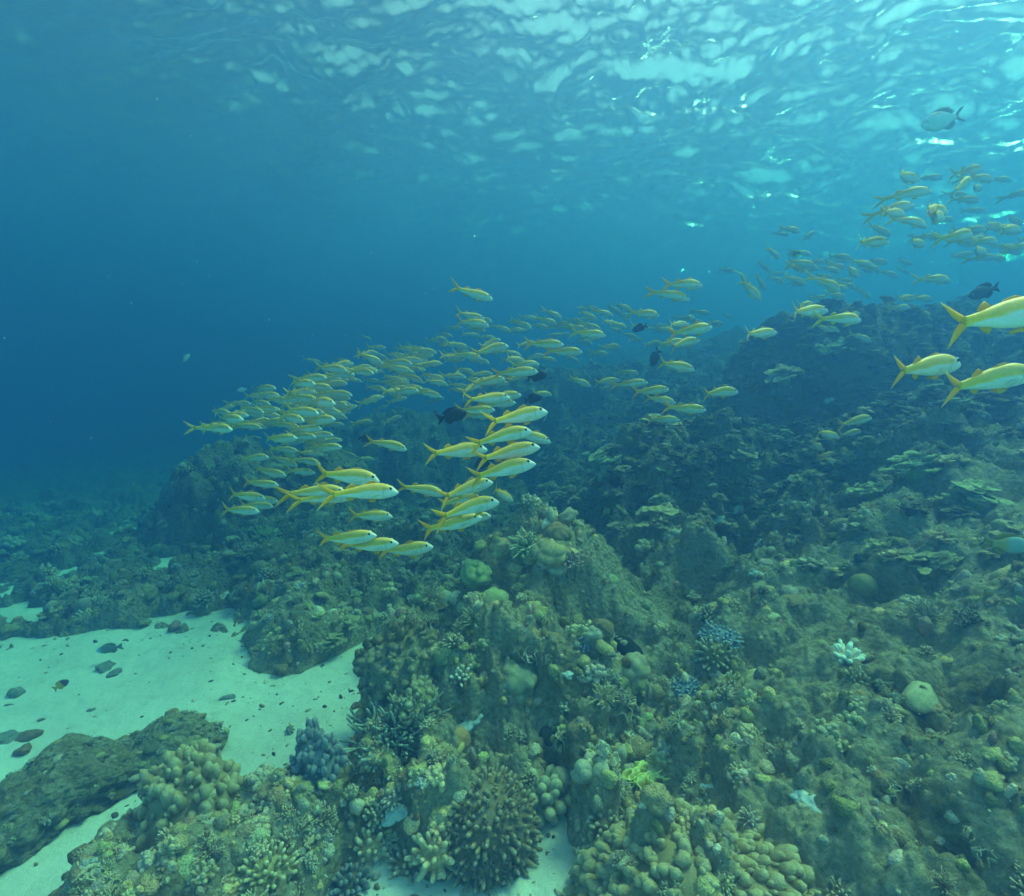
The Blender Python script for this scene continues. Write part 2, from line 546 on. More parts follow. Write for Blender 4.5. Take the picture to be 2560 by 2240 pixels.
def plates(g, n=4, na=22, rads=(0.28, 0.62), spread=0.45, rise=0.16, domed=0.0):
    """overlapping horizontal shelves with uneven rims"""
    parts = []
    for k in range(n):
        c = np.array([g.uniform(-spread, spread), g.uniform(-spread, spread), rise * k + g.uniform(-0.05, 0.05)])
        c[2] += domed * (1 - (c[0] ** 2 + c[1] ** 2) / (2 * spread ** 2))
        rad = g.uniform(*rads)
        th = np.arange(na) * 2 * math.pi / na
        rim = rad * np.clip(1 + 0.22 * np.sin(2 * th + g.uniform(0, 6)) + 0.16 * np.sin(3 * th + g.uniform(0, 6)) + 0.10 * np.sin(7 * th + g.uniform(0, 6)) + g.normal(0, 0.07, na), 0.35, 1.6)
        tx, ty = g.normal(0, 0.20, 2)
        rings, T = [], []
        for f, dz, t in ((0.10, -0.16, 0.0), (0.6, -0.03, 0.1), (0.97, 0.02, 0.8), (1.0, 0.045, 1.0), (0.93, 0.060, 0.55), (0.55, 0.015, 0.2), (0.05, -0.02, 0.15)):
            rr = rim * f
            x, y = rr * np.cos(th), rr * np.sin(th)
            z = dz + tx * x + ty * y + 0.02 * np.sin(7 * th + k) * f
            rings.append(np.stack([x, y, z], 1) + c)
            T.append(np.full(na, t))
        m = len(rings)
        V = np.concatenate(rings)
        F = []
        for i in range(m - 1):
            for j in range(na):
                a, b = i * na + j, i * na + (j + 1) % na
                F += [(a, b, b + na), (a, b + na, a + na)]
        parts.append((V, np.array(F, np.int32), np.concatenate(T)))
    V, F = ico(2)
    V = warp3(V * np.array([0.35, 0.35, 0.4]), g, 0.15, 3)
    V[:, 2] += -0.05
    parts.append((V, F, np.zeros(len(V))))
    return merge(parts)
def leaf_coral(g, n=9):
    """upright wavy sheets"""
    parts = []
    nu, nv = 9, 5
    for k in range(n):
        a = g.uniform(0, 6.28)
        c = np.array([g.uniform(-0.5, 0.5), g.uniform(-0.5, 0.5), 0])
        w, h = g.uniform(0.35, 0.6), g.uniform(0.45, 0.8)
        u = np.linspace(-1, 1, nu)[:, None] * np.ones((1, nv))
        v = np.ones((nu, 1)) * np.linspace(0, 1, nv)[None]
        x = u * w * (0.5 + 0.5 * v)
        y = 0.13 * np.sin(3.2 * u + k) * (0.3 + v) + 0.35 * (v - 0.3) * g.uniform(-0.6, 0.6) + 0.08 * u * u
        z = v * h * (1 - 0.35 * u * u) + 0.04 * np.sin(6 * u + k)
        P = np.stack([x * math.cos(a) - y * math.sin(a), x * math.sin(a) + y * math.cos(a), z], -1).reshape(-1, 3) + c
        nrm = np.array([-math.sin(a), math.cos(a), 0]) * 0.022
        V = np.concatenate([P + nrm, P - nrm])
        N = nu * nv
        F = []
        for i in range(nu - 1):
            for j in range(nv - 1):
                p = i * nv + j
                F += [(p, p + nv, p + nv + 1), (p, p + nv + 1, p + 1)]
                F += [(N + p, N + p + nv + 1, N + p + nv), (N + p, N + p + 1, N + p + nv + 1)]
        for i in range(nu - 1):
            p = i * nv + nv - 1
            F += [(p, p + nv, N + p + nv), (p, N + p + nv, N + p)]
        t = np.tile(v.reshape(-1) ** 2, 2)
        parts.append((V, np.array(F, np.int32), t))
    return merge(parts)
def rubble(g, sub=2):
    V, F = ico(sub)
    V = warp3(V, g, 0.28, 2.6)
    V = V * g.uniform(0.55, 1.2, 3)
    return V, F, np.zeros(len(V)) + 0.2

def knobhead(g, n=200, r=0.10, sub=5, flat=0.8, warp=0.2):
    """mound crowded with separate rounded knobs of many sizes"""
    V, F = ico(sub)
    V = warp3(V, g, warp, 2.0)
    parts = [(V * 0.97 * np.array([1, 1, flat]), F, np.zeros(len(V)))]
    D = sph_dirs(n, g, True, 0.9)
    K, KF = ico(2)
    W = warp3(V, g, 0, 1)
    for d in D:
        k = int(np.argmax(V @ d / np.linalg.norm(V, axis=1)))
        c = V[k] * np.array([1, 1, flat])
        rr = r * g.uniform(0.35, 1.4)
        Q = warp3(K, g, 0.28, 2.5) * rr
        t = np.clip((Q @ d) / rr, 0, 1)
        Q = Q + d[None] * (Q @ d)[:, None] * g.uniform(0.1, 0.9)
        parts.append((Q + c, KF, t))
    return merge(parts)

# ------------------------------------------------------------------ reef growth nobody could count: one object per habit
def rot_frames(N, spin, tilt=1.0):
    """rotation matrices that carry +Z to N (blended towards up) with a spin about it"""
    up = np.array([0, 0, 1.0])
    Z = N * tilt + up * (1 - tilt)
    Z /= np.linalg.norm(Z, axis=1)[:, None]
    A = np.tile(np.array([1.0, 0, 0]), (len(N), 1))
    X = A - Z * (A * Z).sum(1)[:, None]
    X /= np.linalg.norm(X, axis=1)[:, None]
    Y = np.cross(Z, X)
    c, s = np.cos(spin)[:, None], np.sin(spin)[:, None]
    return np.stack([X * c + Y * s, -X * s + Y * c, Z], 2)
def normals_at(x, y, e=0.05):
    dx = (reef_z(x + e, y, False) - reef_z(x - e, y, False)) / (2 * e)
    dy = (reef_z(x, y + e, False) - reef_z(x, y - e, False)) / (2 * e)
    N = np.stack([-dx, -dy, np.ones_like(dx)], 1)
    return N / np.linalg.norm(N, axis=1)[:, None]
PAL = {
    'tan': (0.50, 0.40, 0.21), 'olive': (0.34, 0.32, 0.15), 'brown': (0.27, 0.195, 0.115), 'green': (0.37, 0.43, 0.22),
    'grey': (0.40, 0.37, 0.31), 'pale': (0.62, 0.59, 0.47), 'blue': (0.36, 0.37, 0.46), 'dark': (0.11, 0.10, 0.075),
    'white': (0.84, 0.84, 0.80), 'pink': (0.44, 0.28, 0.26), 'yellow': (0.70, 0.58, 0.14), 'cream': (0.68, 0.62, 0.45),
}
PAL = {k: (min(0.86, c[0] * 1.22), c[1] * 0.97, c[2] * 0.80) if k not in ('white', 'blue') else c for k, c in PAL.items()}
def scatter(name, label, protos, x, y, size, pal, tilt=0.7, sink=0.25, tipw=0.6, squash=(0.8, 1.15), mat=None):
    N = normals_at(x, y)
    z = reef_z(x, y)
    n = len(x)
    Rm = rot_frames(N, rng.uniform(0, 6.28, n), tilt)
    sc = size[:, None] * rng.uniform(squash[0], squash[1], (n, 3))
    which = rng.integers(0, len(protos), n)
    names = list(pal)
    pick = rng.choice(len(names), n, p=np.array([pal[k] for k in names]) / sum(pal.values()))
    Vs, Fs, Cs, off = [], [], [], 0
    base = np.array([PAL[k] for k in names])
    for k, (V, F, T) in enumerate(protos):
        idx = np.nonzero(which == k)[0]
        if len(idx) == 0: continue
        P = V[None] * sc[idx][:, None, :]
        P = np.einsum('nij,nvj->nvi', Rm[idx], P)
        o = np.stack([x[idx], y[idx], z[idx] - 0 * size[idx]], 1) - N[idx] * (size[idx] * sink)[:, None]
        P = P + o[:, None]
        bc = (1 - 0.42 * sstep(3.6, 5.4, np.hypot(x[idx], y[idx])))[:, None] * base[pick[idx]] * rng.uniform(0.65, 1.3, (len(idx), 1)) * rng.uniform(0.93, 1.07, (len(idx), 3))  # coral colours painted darker with distance to offset the haze
        C = bc[:, None, :] + (T[None, :, None] ** 1.5) * tipw * (np.array([0.78, 0.62, 0.42]) - bc[:, None, :]) * 0.8
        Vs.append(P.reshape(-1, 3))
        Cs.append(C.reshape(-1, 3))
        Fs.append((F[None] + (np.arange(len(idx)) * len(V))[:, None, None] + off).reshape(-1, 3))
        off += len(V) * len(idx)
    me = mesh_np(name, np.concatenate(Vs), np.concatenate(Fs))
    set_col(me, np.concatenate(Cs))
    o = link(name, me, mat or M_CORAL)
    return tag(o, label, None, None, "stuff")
def reef_points(n, r0=1.15, r1=12.0, a0=-56, a1=56, patchy=True):
    r = r0 * (r1 / r0) ** rng.random(n)
    a = np.radians(rng.uniform(a0, a1, n))
    x, y = r * np.sin(a), r * np.cos(a)
    dens = (1 - 0.55 * sstep(0.5, 0.9, x) * sstep(4.2, 3.4, y)) * 0.30 + 0.9 * (1 - 0.55 * sstep(0.5, 0.9, x) * sstep(4.2, 3.4, y)) * sstep(0.35, 0.62, fbm(x / 0.55 + 70, y / 0.55, 501, 3))     # patches of growth, patches of bare silt
    dens = dens + 0.35 * sstep(-0.7, -1.2, x) * sstep(2.8, 3.2, y)
    if not patchy:
        dens = np.ones(n)
    keep = (rng.random(n) < dens) & (reef_z(x, y) > floor_z(x, y) + 0.04)
    return x[keep], y[keep], r[keep]

g = np.random.default_rng(3)
P_BOULDER = [boulder(g, 3, int(g.integers(20, 80)), g.uniform(0.18, 0.34), g.uniform(0.55, 0.9), 0.2) for _ in range(9)]
P_SMOOTH = [boulder(g, 3, 7, 0.10, g.uniform(0.5, 0.8), 0.2) for _ in range(5)]
P_KNOB = [fingers(g, int(g.integers(12, 22)), g.uniform(0.20, 0.27), 0.5, 0.5, 0.5, 7, 0.72) for _ in range(5)]
P_FINGER = [fingers(g, int(g.integers(30, 46)), g.uniform(0.085, 0.12), 0.55, 0.35, 0.35, 5) for _ in range(5)]
P_BUSH = [thicket(g, int(g.integers(24, 36)), g.uniform(0.042, 0.066)) for _ in range(5)]
P_PLATE = [plates(g, int(g.integers(11, 17)), 14, (0.16, 0.38), 0.62, 0.012, 0.42) for _ in range(8)]
P_LEAF = [leaf_coral(g, int(g.integers(7, 12))) for _ in range(4)]
P_RUB = [rubble(g) for _ in range(8)]

def sel(x, y, r, p):
    k = rng.random(len(x)) < p
    return x[k], y[k], r[k]
def sz(r, lo, hi, far=0.5):
    s = lo * (hi / lo) ** (rng.random(len(r)) ** 1.6)
    return s * (r / 3.0) ** far
def right_bank(x, y):
    return sstep(1.2, 2.6, x) * sstep(3.6, 4.8, y)

x, y, r = reef_points(15000)
scatter("coral_rubble", "broken coral rubble strewn over the whole reef", P_RUB, x, y, sz(r, 0.008, 0.048), {'grey': 4, 'olive': 3, 'tan': 2, 'brown': 2, 'pale': 0.6, 'pink': 0.5}, 0.6, 0.1, 0.2)
x, y, r = reef_points(2200)
scatter("lumpy_coral_growth", "small lumpy corals crowding the reef", P_BOULDER, x, y, sz(r, 0.022, 0.080), {'tan': 3, 'olive': 4, 'green': 0.7, 'grey': 3.5, 'brown': 4, 'pale': 0.6}, 0.6, 0.3, 0.35)
x, y, r = reef_points(420)
scatter("smooth_coral_growth", "small smooth rounded corals dotted over the reef", P_SMOOTH, x, y, sz(r, 0.015, 0.050), {'tan': 3, 'green': 1, 'grey': 3, 'brown': 1.5, 'pale': 1.2, 'cream': 0.5}, 0.6, 0.2, 0.2)
x, y, r = reef_points(1300)
scatter("knobbly_coral_growth", "small knobbly corals packed over the reef", P_KNOB, x, y, sz(r, 0.028, 0.085), {'tan': 3, 'olive': 3, 'grey': 3, 'brown': 1, 'blue': 0.4}, 0.55, 0.3, 0.5)
x, y, r = reef_points(1300)
scatter("finger_coral_growth", "small finger corals growing all over the reef", P_FINGER, x, y, sz(r, 0.030, 0.085), {'tan': 3, 'olive': 3, 'brown': 3, 'grey': 2, 'blue': 0.6, 'cream': 0.4}, 0.6, 0.25, 0.8)
x, y, r = reef_points(800)
scatter("bushy_coral_growth", "small bushy corals growing all over the reef", P_BUSH, x, y, sz(r, 0.030, 0.085), {'olive': 3, 'brown': 3, 'grey': 3, 'dark': 1.5, 'tan': 2}, 0.6, 0.12, 0.8)
x, y, r = reef_points(700)
scatter("leafy_coral_growth", "small leafy corals standing on the reef", P_LEAF, x, y, sz(r, 0.035, 0.10), {'olive': 3, 'tan': 3, 'green': 2, 'grey': 2}, 0.7, 0.15, 0.7)
x, y, r = reef_points(10000, 3.6, 13.0, -30, 56, False)
k = rng.random(len(x)) < np.clip(0.06 + 0.9 * right_bank(x, y) + 0.35 * (y > 4.3) * (x > 0.2), 0, 1)
scatter("shelf_coral_growth", "layered shelf corals stepping down the right bank", P_PLATE, x[k], y[k], sz(r[k], 0.040, 0.11, 0.25), {'olive': 3, 'brown': 3, 'grey': 2, 'green': 1, 'tan': 2, 'dark': 1}, 0.12, 0.0, 0.6)

# ------------------------------------------------------------------ single corals, rocks and stones
def paint_mesh(name, V, F, T, base, tip=None, tipw=0.7, power=1.5):
    me = mesh_np(name, V, F)
    b = np.array(base)
    t = np.array(tip if tip is not None else (0.60, 0.57, 0.46))
    set_col(me, b[None] + (T[:, None] ** power) * tipw * (t - b)[None])
    return me
M_CORAL_FINE = mat_coral("coral_skin_fine", 130, 0.004)
def grow(name, cat, label, px, py, size, shape, base, tip=None, tipw=0.6, scale=(1, 1, 1), sink=0.25, spin=None, group=None, power=1.5, lift=0.0):
    """one colony standing where the photograph shows it; size is its radius in metres"""
    p, t = hit(px, py)
    V, F, T = shape
    if name != 'bleached_coral' and tuple(base) not in [tuple(c) for c in PAL.values()] and base[2] < base[0]:
        base = (min(0.86, base[0] * 1.22), base[1] * 0.97, base[2] * 0.80)
    if name != 'bleached_coral' and tip is not None and tip[2] < tip[0]:
        tip = (min(0.9, tip[0] * 1.18), tip[1] * 0.97, tip[2] * 0.82)
    if tip is None:
        tip = (0.74, 0.60, 0.40)
    mat = M_REEF if name == 'turf_boulder' else M_CORAL_FINE
    V = V * np.array(scale) * size
    me = paint_mesh(name, V, F, T, base, tip, tipw, power)
    o = link(name, me, mat)
    N = normals_at(np.array([p.x]), np.array([p.y]))[0]
    n = Vector(N * 0.45 + np.array([0, 0, 0.55])).normalized()
    o.location = p - n * (size * sink) + Vector((0, 0, lift))
    o.rotation_euler = (n.to_track_quat('Z', 'Y').to_matrix() @ Matrix.Rotation(spin if spin is not None else rnd.uniform(0, 6.28), 3, 'Z')).to_euler()
    return tag(o, label, cat, group)
G = np.random.default_rng(21)
P = PAL
grow("brain_coral", "coral", "tan coral with winding folds crowning the central mound", 1372, 1375, 0.135, brain(G), P['tan'], (0.5, 0.46, 0.34), 0.6, (1, 1, 0.95), 0.1)
grow("brain_coral", "coral", "small folded brown coral standing at the back of the mound top", 1392, 1332, 0.09, brain(G, 4, 7), P['brown'], (0.36, 0.30, 0.2), 0.6)
grow("branching_coral", "coral", "pale green bushy coral left of the folded tan coral", 1315, 1358, 0.13, thicket(G, 46, 0.05), P['green'], (0.62, 0.62, 0.45), 0.9, (1, 1, 0.7))
grow("branching_coral", "coral", "pinkish grey bushy coral right of the folded tan coral", 1418, 1400, 0.11, thicket(G, 46, 0.05), P['pink'], (0.55, 0.5, 0.45), 0.8, (1, 1, 0.8))
grow("cup_coral", "coral", "curled pale plate coral on the right of the mound top", 1420, 1358, 0.11, plates(G, 2), P['tan'], P['cream'], 0.9)
grow("boulder_coral", "coral", "large pale green boulder coral on the left shoulder of the mound", 1190, 1425, 0.12, boulder(G, 5, 40, 0.14, 0.75, 0.16), (0.27, 0.36, 0.17), None, 0.3, (1.2, 0.9, 0.9))
grow("boulder_coral", "coral", "pale green lumpy coral below the left shoulder of the mound", 1235, 1495, 0.095, boulder(G, 4, 16, 0.2, 0.8), (0.30, 0.36, 0.18), None, 0.5)
grow("boulder_coral", "coral", "round grey coral ball at the left foot of the mound top", 1112, 1495, 0.075, boulder(G, 4, 5, 0.05, 0.95, 0.05), P['grey'], None, 0.2)
grow("boulder_coral", "coral", "pale flat-topped coral beside the round grey ball", 1142, 1490, 0.06, boulder(G, 4, 6, 0.05, 0.7, 0.1), P['cream'], None, 0.2)
grow("boulder_coral", "coral", "smooth cream coral lobe under the folded tan coral", 1385, 1420, 0.07, boulder(G, 4, 4, 0.06, 0.55, 0.06), P['cream'], None, 0.2, (1.25, 0.9, 1))
for px, py, s, lb in ((1325, 1375, 0.065, "smooth green oval coral touching the folded tan coral"), (1322, 1395, 0.055, "lower smooth oval coral beneath the green oval one"),
                      (1250, 1358, 0.07, "low flat tan coral at the left end of the mound top"), (1246, 1380, 0.06, "round tan coral under the low flat one at the mound top"),
                      (1288, 1420, 0.045, "small pale coral knob in the middle of the mound's upper face"), (1290, 1440, 0.04, "pair of tiny pale coral knobs below the small pale knob"),
                      (1530, 1445, 0.06, "round pale coral ball on the right shoulder of the mound")):
    grow("boulder_coral", "coral", lb, px, py, s, boulder(G, 4, 6, 0.08, 0.62, 0.10), P[rnd.choice(['green', 'cream', 'tan'])], None, 0.2, (1.2, 0.9, 1))
grow("turf_boulder", "coral", "great rounded turf covered boulder at the sand edge left of the mound", 985, 1700, 0.21, knobhead(G, 200, 0.09, 5, 1.0, 0.2), (0.30, 0.30, 0.18), (0.4, 0.4, 0.28), 0.4, (0.95, 0.95, 1.15), 0.02)
grow("boulder_coral", "coral", "low rounded coral below the great boulder at the sand edge", 1035, 1760, 0.12, knobhead(G, 90, 0.15, 4, 0.9, 0.2), (0.22, 0.22, 0.13), None, 0.4)
grow("finger_coral", "coral", "tan stubby finger coral on the left face of the mound", 1095, 1610, 0.17, fingers(G, 64, 0.075, 0.6, 0.3, 0.5, 7), (0.48, 0.38, 0.19), (0.72, 0.64, 0.42), 0.8)
grow("branching_coral", "coral", "grey green antler coral thicket hanging over the sand edge", 975, 1860, 0.24, thicket(G, 90, 0.028, 0.4, 5, 3), (0.17, 0.20, 0.17), (0.42, 0.46, 0.40), 0.8, (1, 1, 0.85))
grow("branching_coral", "coral", "upper antler coral clump behind the grey green thicket", 1030, 1810, 0.17, thicket(G, 60, 0.03, 0.5, 5, 3), (0.15, 0.17, 0.13), (0.4, 0.42, 0.36), 0.7)
grow("column_coral", "coral", "purple grey coral of upright lobes standing against the sand", 797, 1935, 0.125, knobhead(G, 150, 0.12, 4, 1.1, 0.2), (0.20, 0.19, 0.20), (0.34, 0.33, 0.35), 0.6, (0.9, 0.9, 1.35), 0.05)
grow("branching_coral", "coral", "dark dome of fine branches jutting over the bottom sand", 1215, 2075, 0.235, fingers(G, 420, 0.042, 0.90, 0.5, 0.10, 5, 0.8, (0.86, 1.06)), (0.21, 0.165, 0.11), (0.40, 0.34, 0.24), 0.7, (1.0, 1.0, 0.85), 0.1)
grow("ridged_coral", "coral", "tan coral of tight upright ridges near the bottom edge", 668, 2170, 0.135, fingers(G, 110, 0.06, 0.75, 0.25, 0.3, 6, 0.8, (0.92, 1.05)), (0.33, 0.30, 0.16), (0.62, 0.58, 0.38), 0.9, (1.1, 1.0, 0.85))
grow("knobbly_coral", "coral", "yellow brown knobbly coral head at the tip of the bottom spur", 480, 2030, 0.20, knobhead(G, 170, 0.11, 4, 1.0, 0.2), (0.27, 0.23, 0.14), (0.55, 0.50, 0.32), 0.7, (0.9, 0.9, 1.15), 0.1)
grow("knobbly_coral", "coral", "broad yellow tan knobbly coral filling the bottom right foreground", 1700, 2190, 0.33, knobhead(G, 620, 0.062, 5, 0.7, 0.28), (0.31, 0.26, 0.155), (0.58, 0.53, 0.34), 0.6, (1.0, 0.9, 0.8), 0.25)
grow("knobbly_coral", "coral", "green grey knobbly coral hanging above the bottom sand pocket", 1350, 1995, 0.15, fingers(G, 34, 0.17, 0.62, 0.4, 0.3, 8, 0.8), (0.28, 0.29, 0.19), None, 0.4)
grow("knobbly_coral", "coral", "three-lobed grey coral in the middle of the near slope", 1475, 1925, 0.095, fingers(G, 9, 0.34, 0.45, 0.5, 0.6, 9, 0.75), (0.32, 0.31, 0.26), None, 0.4)
grow("knobbly_coral", "coral", "tall grey lobed coral right of the three-lobed coral", 1545, 1925, 0.11, fingers(G, 12, 0.30, 0.5, 0.4, 0.8, 9, 0.75), (0.28, 0.28, 0.21), None, 0.4, (0.85, 0.85, 1.25))
grow("knobbly_coral", "coral", "smooth oval coral lobe left of the three-lobed coral", 1405, 1960, 0.085, boulder(G, 4, 5, 0.08, 1.0, 0.08), (0.31, 0.30, 0.22), None, 0.3, (0.75, 0.75, 1.35))
grow("leafy_sponge", "sponge", "bright yellow ruffled sponge glowing under a dark ledge", 1622, 1935, 0.11, leaf_coral(G, 30), (0.72, 0.66, 0.13), (0.95, 0.92, 0.40), 0.8, (1.3, 0.9, 0.7))
grow("branching_coral", "coral", "pale branching coral tuft above the yellow sponge", 1593, 1862, 0.075, thicket(G, 30, 0.06), P['cream'], P['white'], 0.7)
grow("branching_coral", "coral", "bright white branching coral out on the open right slope", 2115, 1658, 0.10, fingers(G, 26, 0.12, 0.45, 0.5, 0.5, 7), (0.62, 0.62, 0.58), (0.92, 0.92, 0.90), 1.0, (1.25, 1, 0.8), -0.15)
grow("boulder_coral", "coral", "smooth pale oval dome low on the right slope", 2300, 1745, 0.065, boulder(G, 4, 12, 0.06, 0.7, 0.1), (0.40, 0.41, 0.27), None, 0.1, (1.2, 0.9, 0.75), 0.1)
grow("boulder_coral", "coral", "round brown green coral ball midway up the right slope", 2158, 1462, 0.080, boulder(G, 4, 4, 0.03, 0.95, 0.04), (0.26, 0.25, 0.13), None, 0.1)
grow("finger_coral", "coral", "blue white tipped cauliflower coral beside the dark hollow", 1800, 1585, 0.125, fingers(G, 90, 0.055, 0.75, 0.3, 0.2, 6, 0.8, (0.9, 1.02)), (0.22, 0.24, 0.28), (0.52, 0.55, 0.58), 1.0, (1.1, 1, 0.7), 0.25, None, None, 2.5)
grow("finger_coral", "coral", "blue white tipped cauliflower coral lower down the near slope", 1712, 1720, 0.115, fingers(G, 100, 0.05, 0.75, 0.3, 0.2, 6, 0.8, (0.9, 1.02)), (0.20, 0.22, 0.27), (0.55, 0.58, 0.60), 1.0, (1, 1, 0.7), 0.25, None, None, 2.5)
grow("finger_coral", "coral", "tan green finger coral just below the upper cauliflower coral", 1785, 1630, 0.125, fingers(G, 60, 0.075, 0.65, 0.3, 0.3, 6), (0.27, 0.25, 0.14), None, 0.7)
grow("finger_coral", "coral", "violet grey finger coral on the mound's right face", 1465, 1590, 0.105, fingers(G, 80, 0.06, 0.7, 0.3, 0.3, 6), (0.24, 0.22, 0.30), (0.50, 0.48, 0.58), 0.8, (1.1, 1, 0.7))
grow("finger_coral", "coral", "pale tipped finger coral tuft with one bright white branch", 1150, 1690, 0.075, fingers(G, 26, 0.11, 0.5, 0.3, 0.5, 7), (0.33, 0.28, 0.2), (0.85, 0.82, 0.75), 1.0)
grow("boulder_coral", "coral", "knobbly tan coral head on the slope beside the mound", 1580, 1675, 0.125, boulder(G, 5, 46, 0.2, 0.95, 0.12), (0.32, 0.29, 0.19), None, 0.5, (0.9, 0.9, 1.1))
grow("boulder_coral", "coral", "grey green knobbly coral head in the mound's lower face", 1300, 1695, 0.12, boulder(G, 5, 40, 0.2, 0.95, 0.12), (0.26, 0.27, 0.18), None, 0.5)
grow("sponge", "sponge", "small orange tan sponge lump under the grey green coral head", 1315, 1740, 0.055, boulder(G, 4, 4, 0.05, 0.8, 0.1), (0.55, 0.33, 0.13), None, 0.2, (1.3, 0.8, 0.9))
grow("sponge", "sponge", "dull orange sponge ball in the dark left face of the mound", 1150, 1845, 0.055, boulder(G, 4, 4, 0.05, 0.9, 0.1), (0.40, 0.24, 0.11), None, 0.2)
grow("sponge", "sponge", "black oval lump sitting on the right side of the mound", 1565, 1612, 0.075, boulder(G, 4, 5, 0.06, 0.8, 0.1), (0.022, 0.024, 0.026), None, 0.0, (1.3, 0.9, 0.8))  # near-black lump standing in for a dark round hole
grow("sponge", "sponge", "dark round sponge in the silt below the mound centre", 1370, 1835, 0.055, boulder(G, 4, 6, 0.1, 0.8, 0.12), (0.06, 0.06, 0.055), None, 0.1)
for px, py, s, lb in ((1172, 1808, 0.045, "bright white bleached coral scrap in the dark left face"), (1420, 1685, 0.04, "white bleached coral scrap below the mound top"),
                      (1540, 2115, 0.075, "bluish white coral patch at the edge of the foreground knobbly coral"), (1000, 2020, 0.06, "white streaked coral lump above the bottom dome"),
                      (2030, 2010, 0.060, "pale sandy white patch beneath a ledge on the right slope"), (1780, 1290, 0.09, "pale scarred coral lump in the gully behind the mound"),
                      (1850, 1262, 0.09, "larger bleached coral lump on the right of the gully"), (2072, 998, 0.06, "white spot of bleached coral on the high right bank"),
                      (1890, 1430, 0.05, "small white coral scrap on the slope under the gully"), (1768, 1960, 0.03, "tiny white coral chip above the foreground knobbly coral"),
                      (1740, 1640, 0.04, "white patch under the upper cauliflower coral")):
    grow("bleached_coral", "coral", lb, px, py, s, boulder(G, 4, 40, 0.35, 0.6, 0.35), (0.50, 0.51, 0.47), (0.84, 0.85, 0.82), 0.8, (1.2, 0.8, 0.6))
for px, py, s, lb in ((1015, 2165, 0.10, "mound of small pale corals half buried in the bottom sand"), (930, 2120, 0.11, "grey brown fingery coral at the left of the bottom dome"), (1090, 2130, 0.12, "brown fingery coral clump joining the bottom dome"),
                      (870, 2215, 0.10, "dark purple coral tuft poking from the bottom sand"), (1480, 2140, 0.10, "pale grey coral foot beside the bottom sand pocket"), (1510, 2070, 0.09, "tan lobed coral over the bottom sand pocket")):
    dark = "dark" in lb
    grow("finger_coral", "coral", lb, px, py, s, fingers(G, 40, 0.10, 0.6, 0.35, 0.4, 6), P['dark'] if dark else P[rnd.choice(['grey', 'tan', 'brown'])], (0.3, 0.3, 0.34) if dark else None, 0.6)
for px, py, s, lb in ((2290, 1180, 0.17, "broad shelf coral on the dark right bank behind the lowest goatfish pair"), (2180, 1240, 0.14, "shelf coral stack under the small right-hand group of goatfish"), (2440, 1260, 0.16, "shelf coral nearest the right edge beneath the big goatfish"),
                      (1960, 950, 0.20, "shelf corals capping the brow of the high right bank"), (2080, 880, 0.20, "upper shelf corals on the ridge of the high right bank"), (1650, 1075, 0.18, "pale shelf coral on top of the middle knoll"),
                      (1520, 1150, 0.17, "pale shelf coral on the left flank of the middle knoll"), (2330, 1420, 0.13, "olive shelf coral above the dark hollow on the right"), (1640, 1300, 0.15, "wide dull shelf coral in the gully behind the mound")):
    grow("shelf_coral", "coral", lb, px, py, s, plates(G, 26, 18, (0.13, 0.30), 0.75, 0.012, 0.45), P[rnd.choice(['olive', 'tan', 'green'])], (0.55, 0.55, 0.40), 0.8, (1.2, 1, 1), 0.05)
# greenish tuft coral in the left middle distance
grow("branching_coral", "coral", "yellow green bushy coral below the left goatfish", 665, 1340, 0.17, thicket(G, 60, 0.05), (0.28, 0.36, 0.10), (0.45, 0.52, 0.22), 0.7, (1.2, 1, 0.7))

# long dark rock lying on the sand
def rock_ridge():
    V, F = ico(7)
    U = V.copy()
    a, b, c = U[:, 0] * 0.78, U[:, 1] * 0.25, U[:, 2] * 0.2
    w = U ** 2
    def tri(f, k):
        return w[:, 2] * f(a / k, b / k) + w[:, 1] * f(a / k + 9, c / k) + w[:, 0] * f(b / k + 5, c / k)
    n = tri(lambda p, q: fbm(p, q, 201, 4), 0.20) - 0.5
    n2 = tri(lambda p, q: lumps(p, q, 211), 0.13)
    n3 = tri(lambda p, q: lumps(p, q, 231), 0.05)
    n4 = tri(lambda p, q: fbm(p, q, 251, 4, 0.65), 0.05) - 0.5
    rr = 1 + 0.9 * n + 0.34 * n2 + 0.16 * n3 + 0.45 * n4
    W = np.stack([a * (0.86 + 0.14 * rr), b * rr, c * rr], 1)
    up = np.clip(U[:, 2], 0, 1)
    W[:, 2] += up * (0.17 * np.exp(-((a - 0.60) / 0.10) ** 2) + 0.13 * np.exp(-((a - 0.18) / 0.15) ** 2) - 0.05 * np.exp(-((a - 0.42) / 0.08) ** 2))
    W[:, 1] += 0.10 * np.sin(a * 4.2)
    return W, F
V, F = rock_ridge()
me = mesh_np("rock", V, F)
o = link("rock_outcrop", me, mat_reef("outcrop_rock", 0.30))
pa, _ = hit(430, 1870)
o.location = (-2.16, 2.06, -1.95)
o.scale = (1.0, 0.72, 0.62)
o.rotation_euler = (0, 0, R(43))
tag(o, "long dark rock outcrop lying alone on the pale sand", "rock")
crust_V, crust_F, crust_C, off = [], [], [], 0
vn = np.zeros(len(V) * 3)
me.vertices.foreach_get("normal", vn)
vn = vn.reshape(-1, 3)
idx = np.nonzero(vn[:, 2] > 0.25)[0]
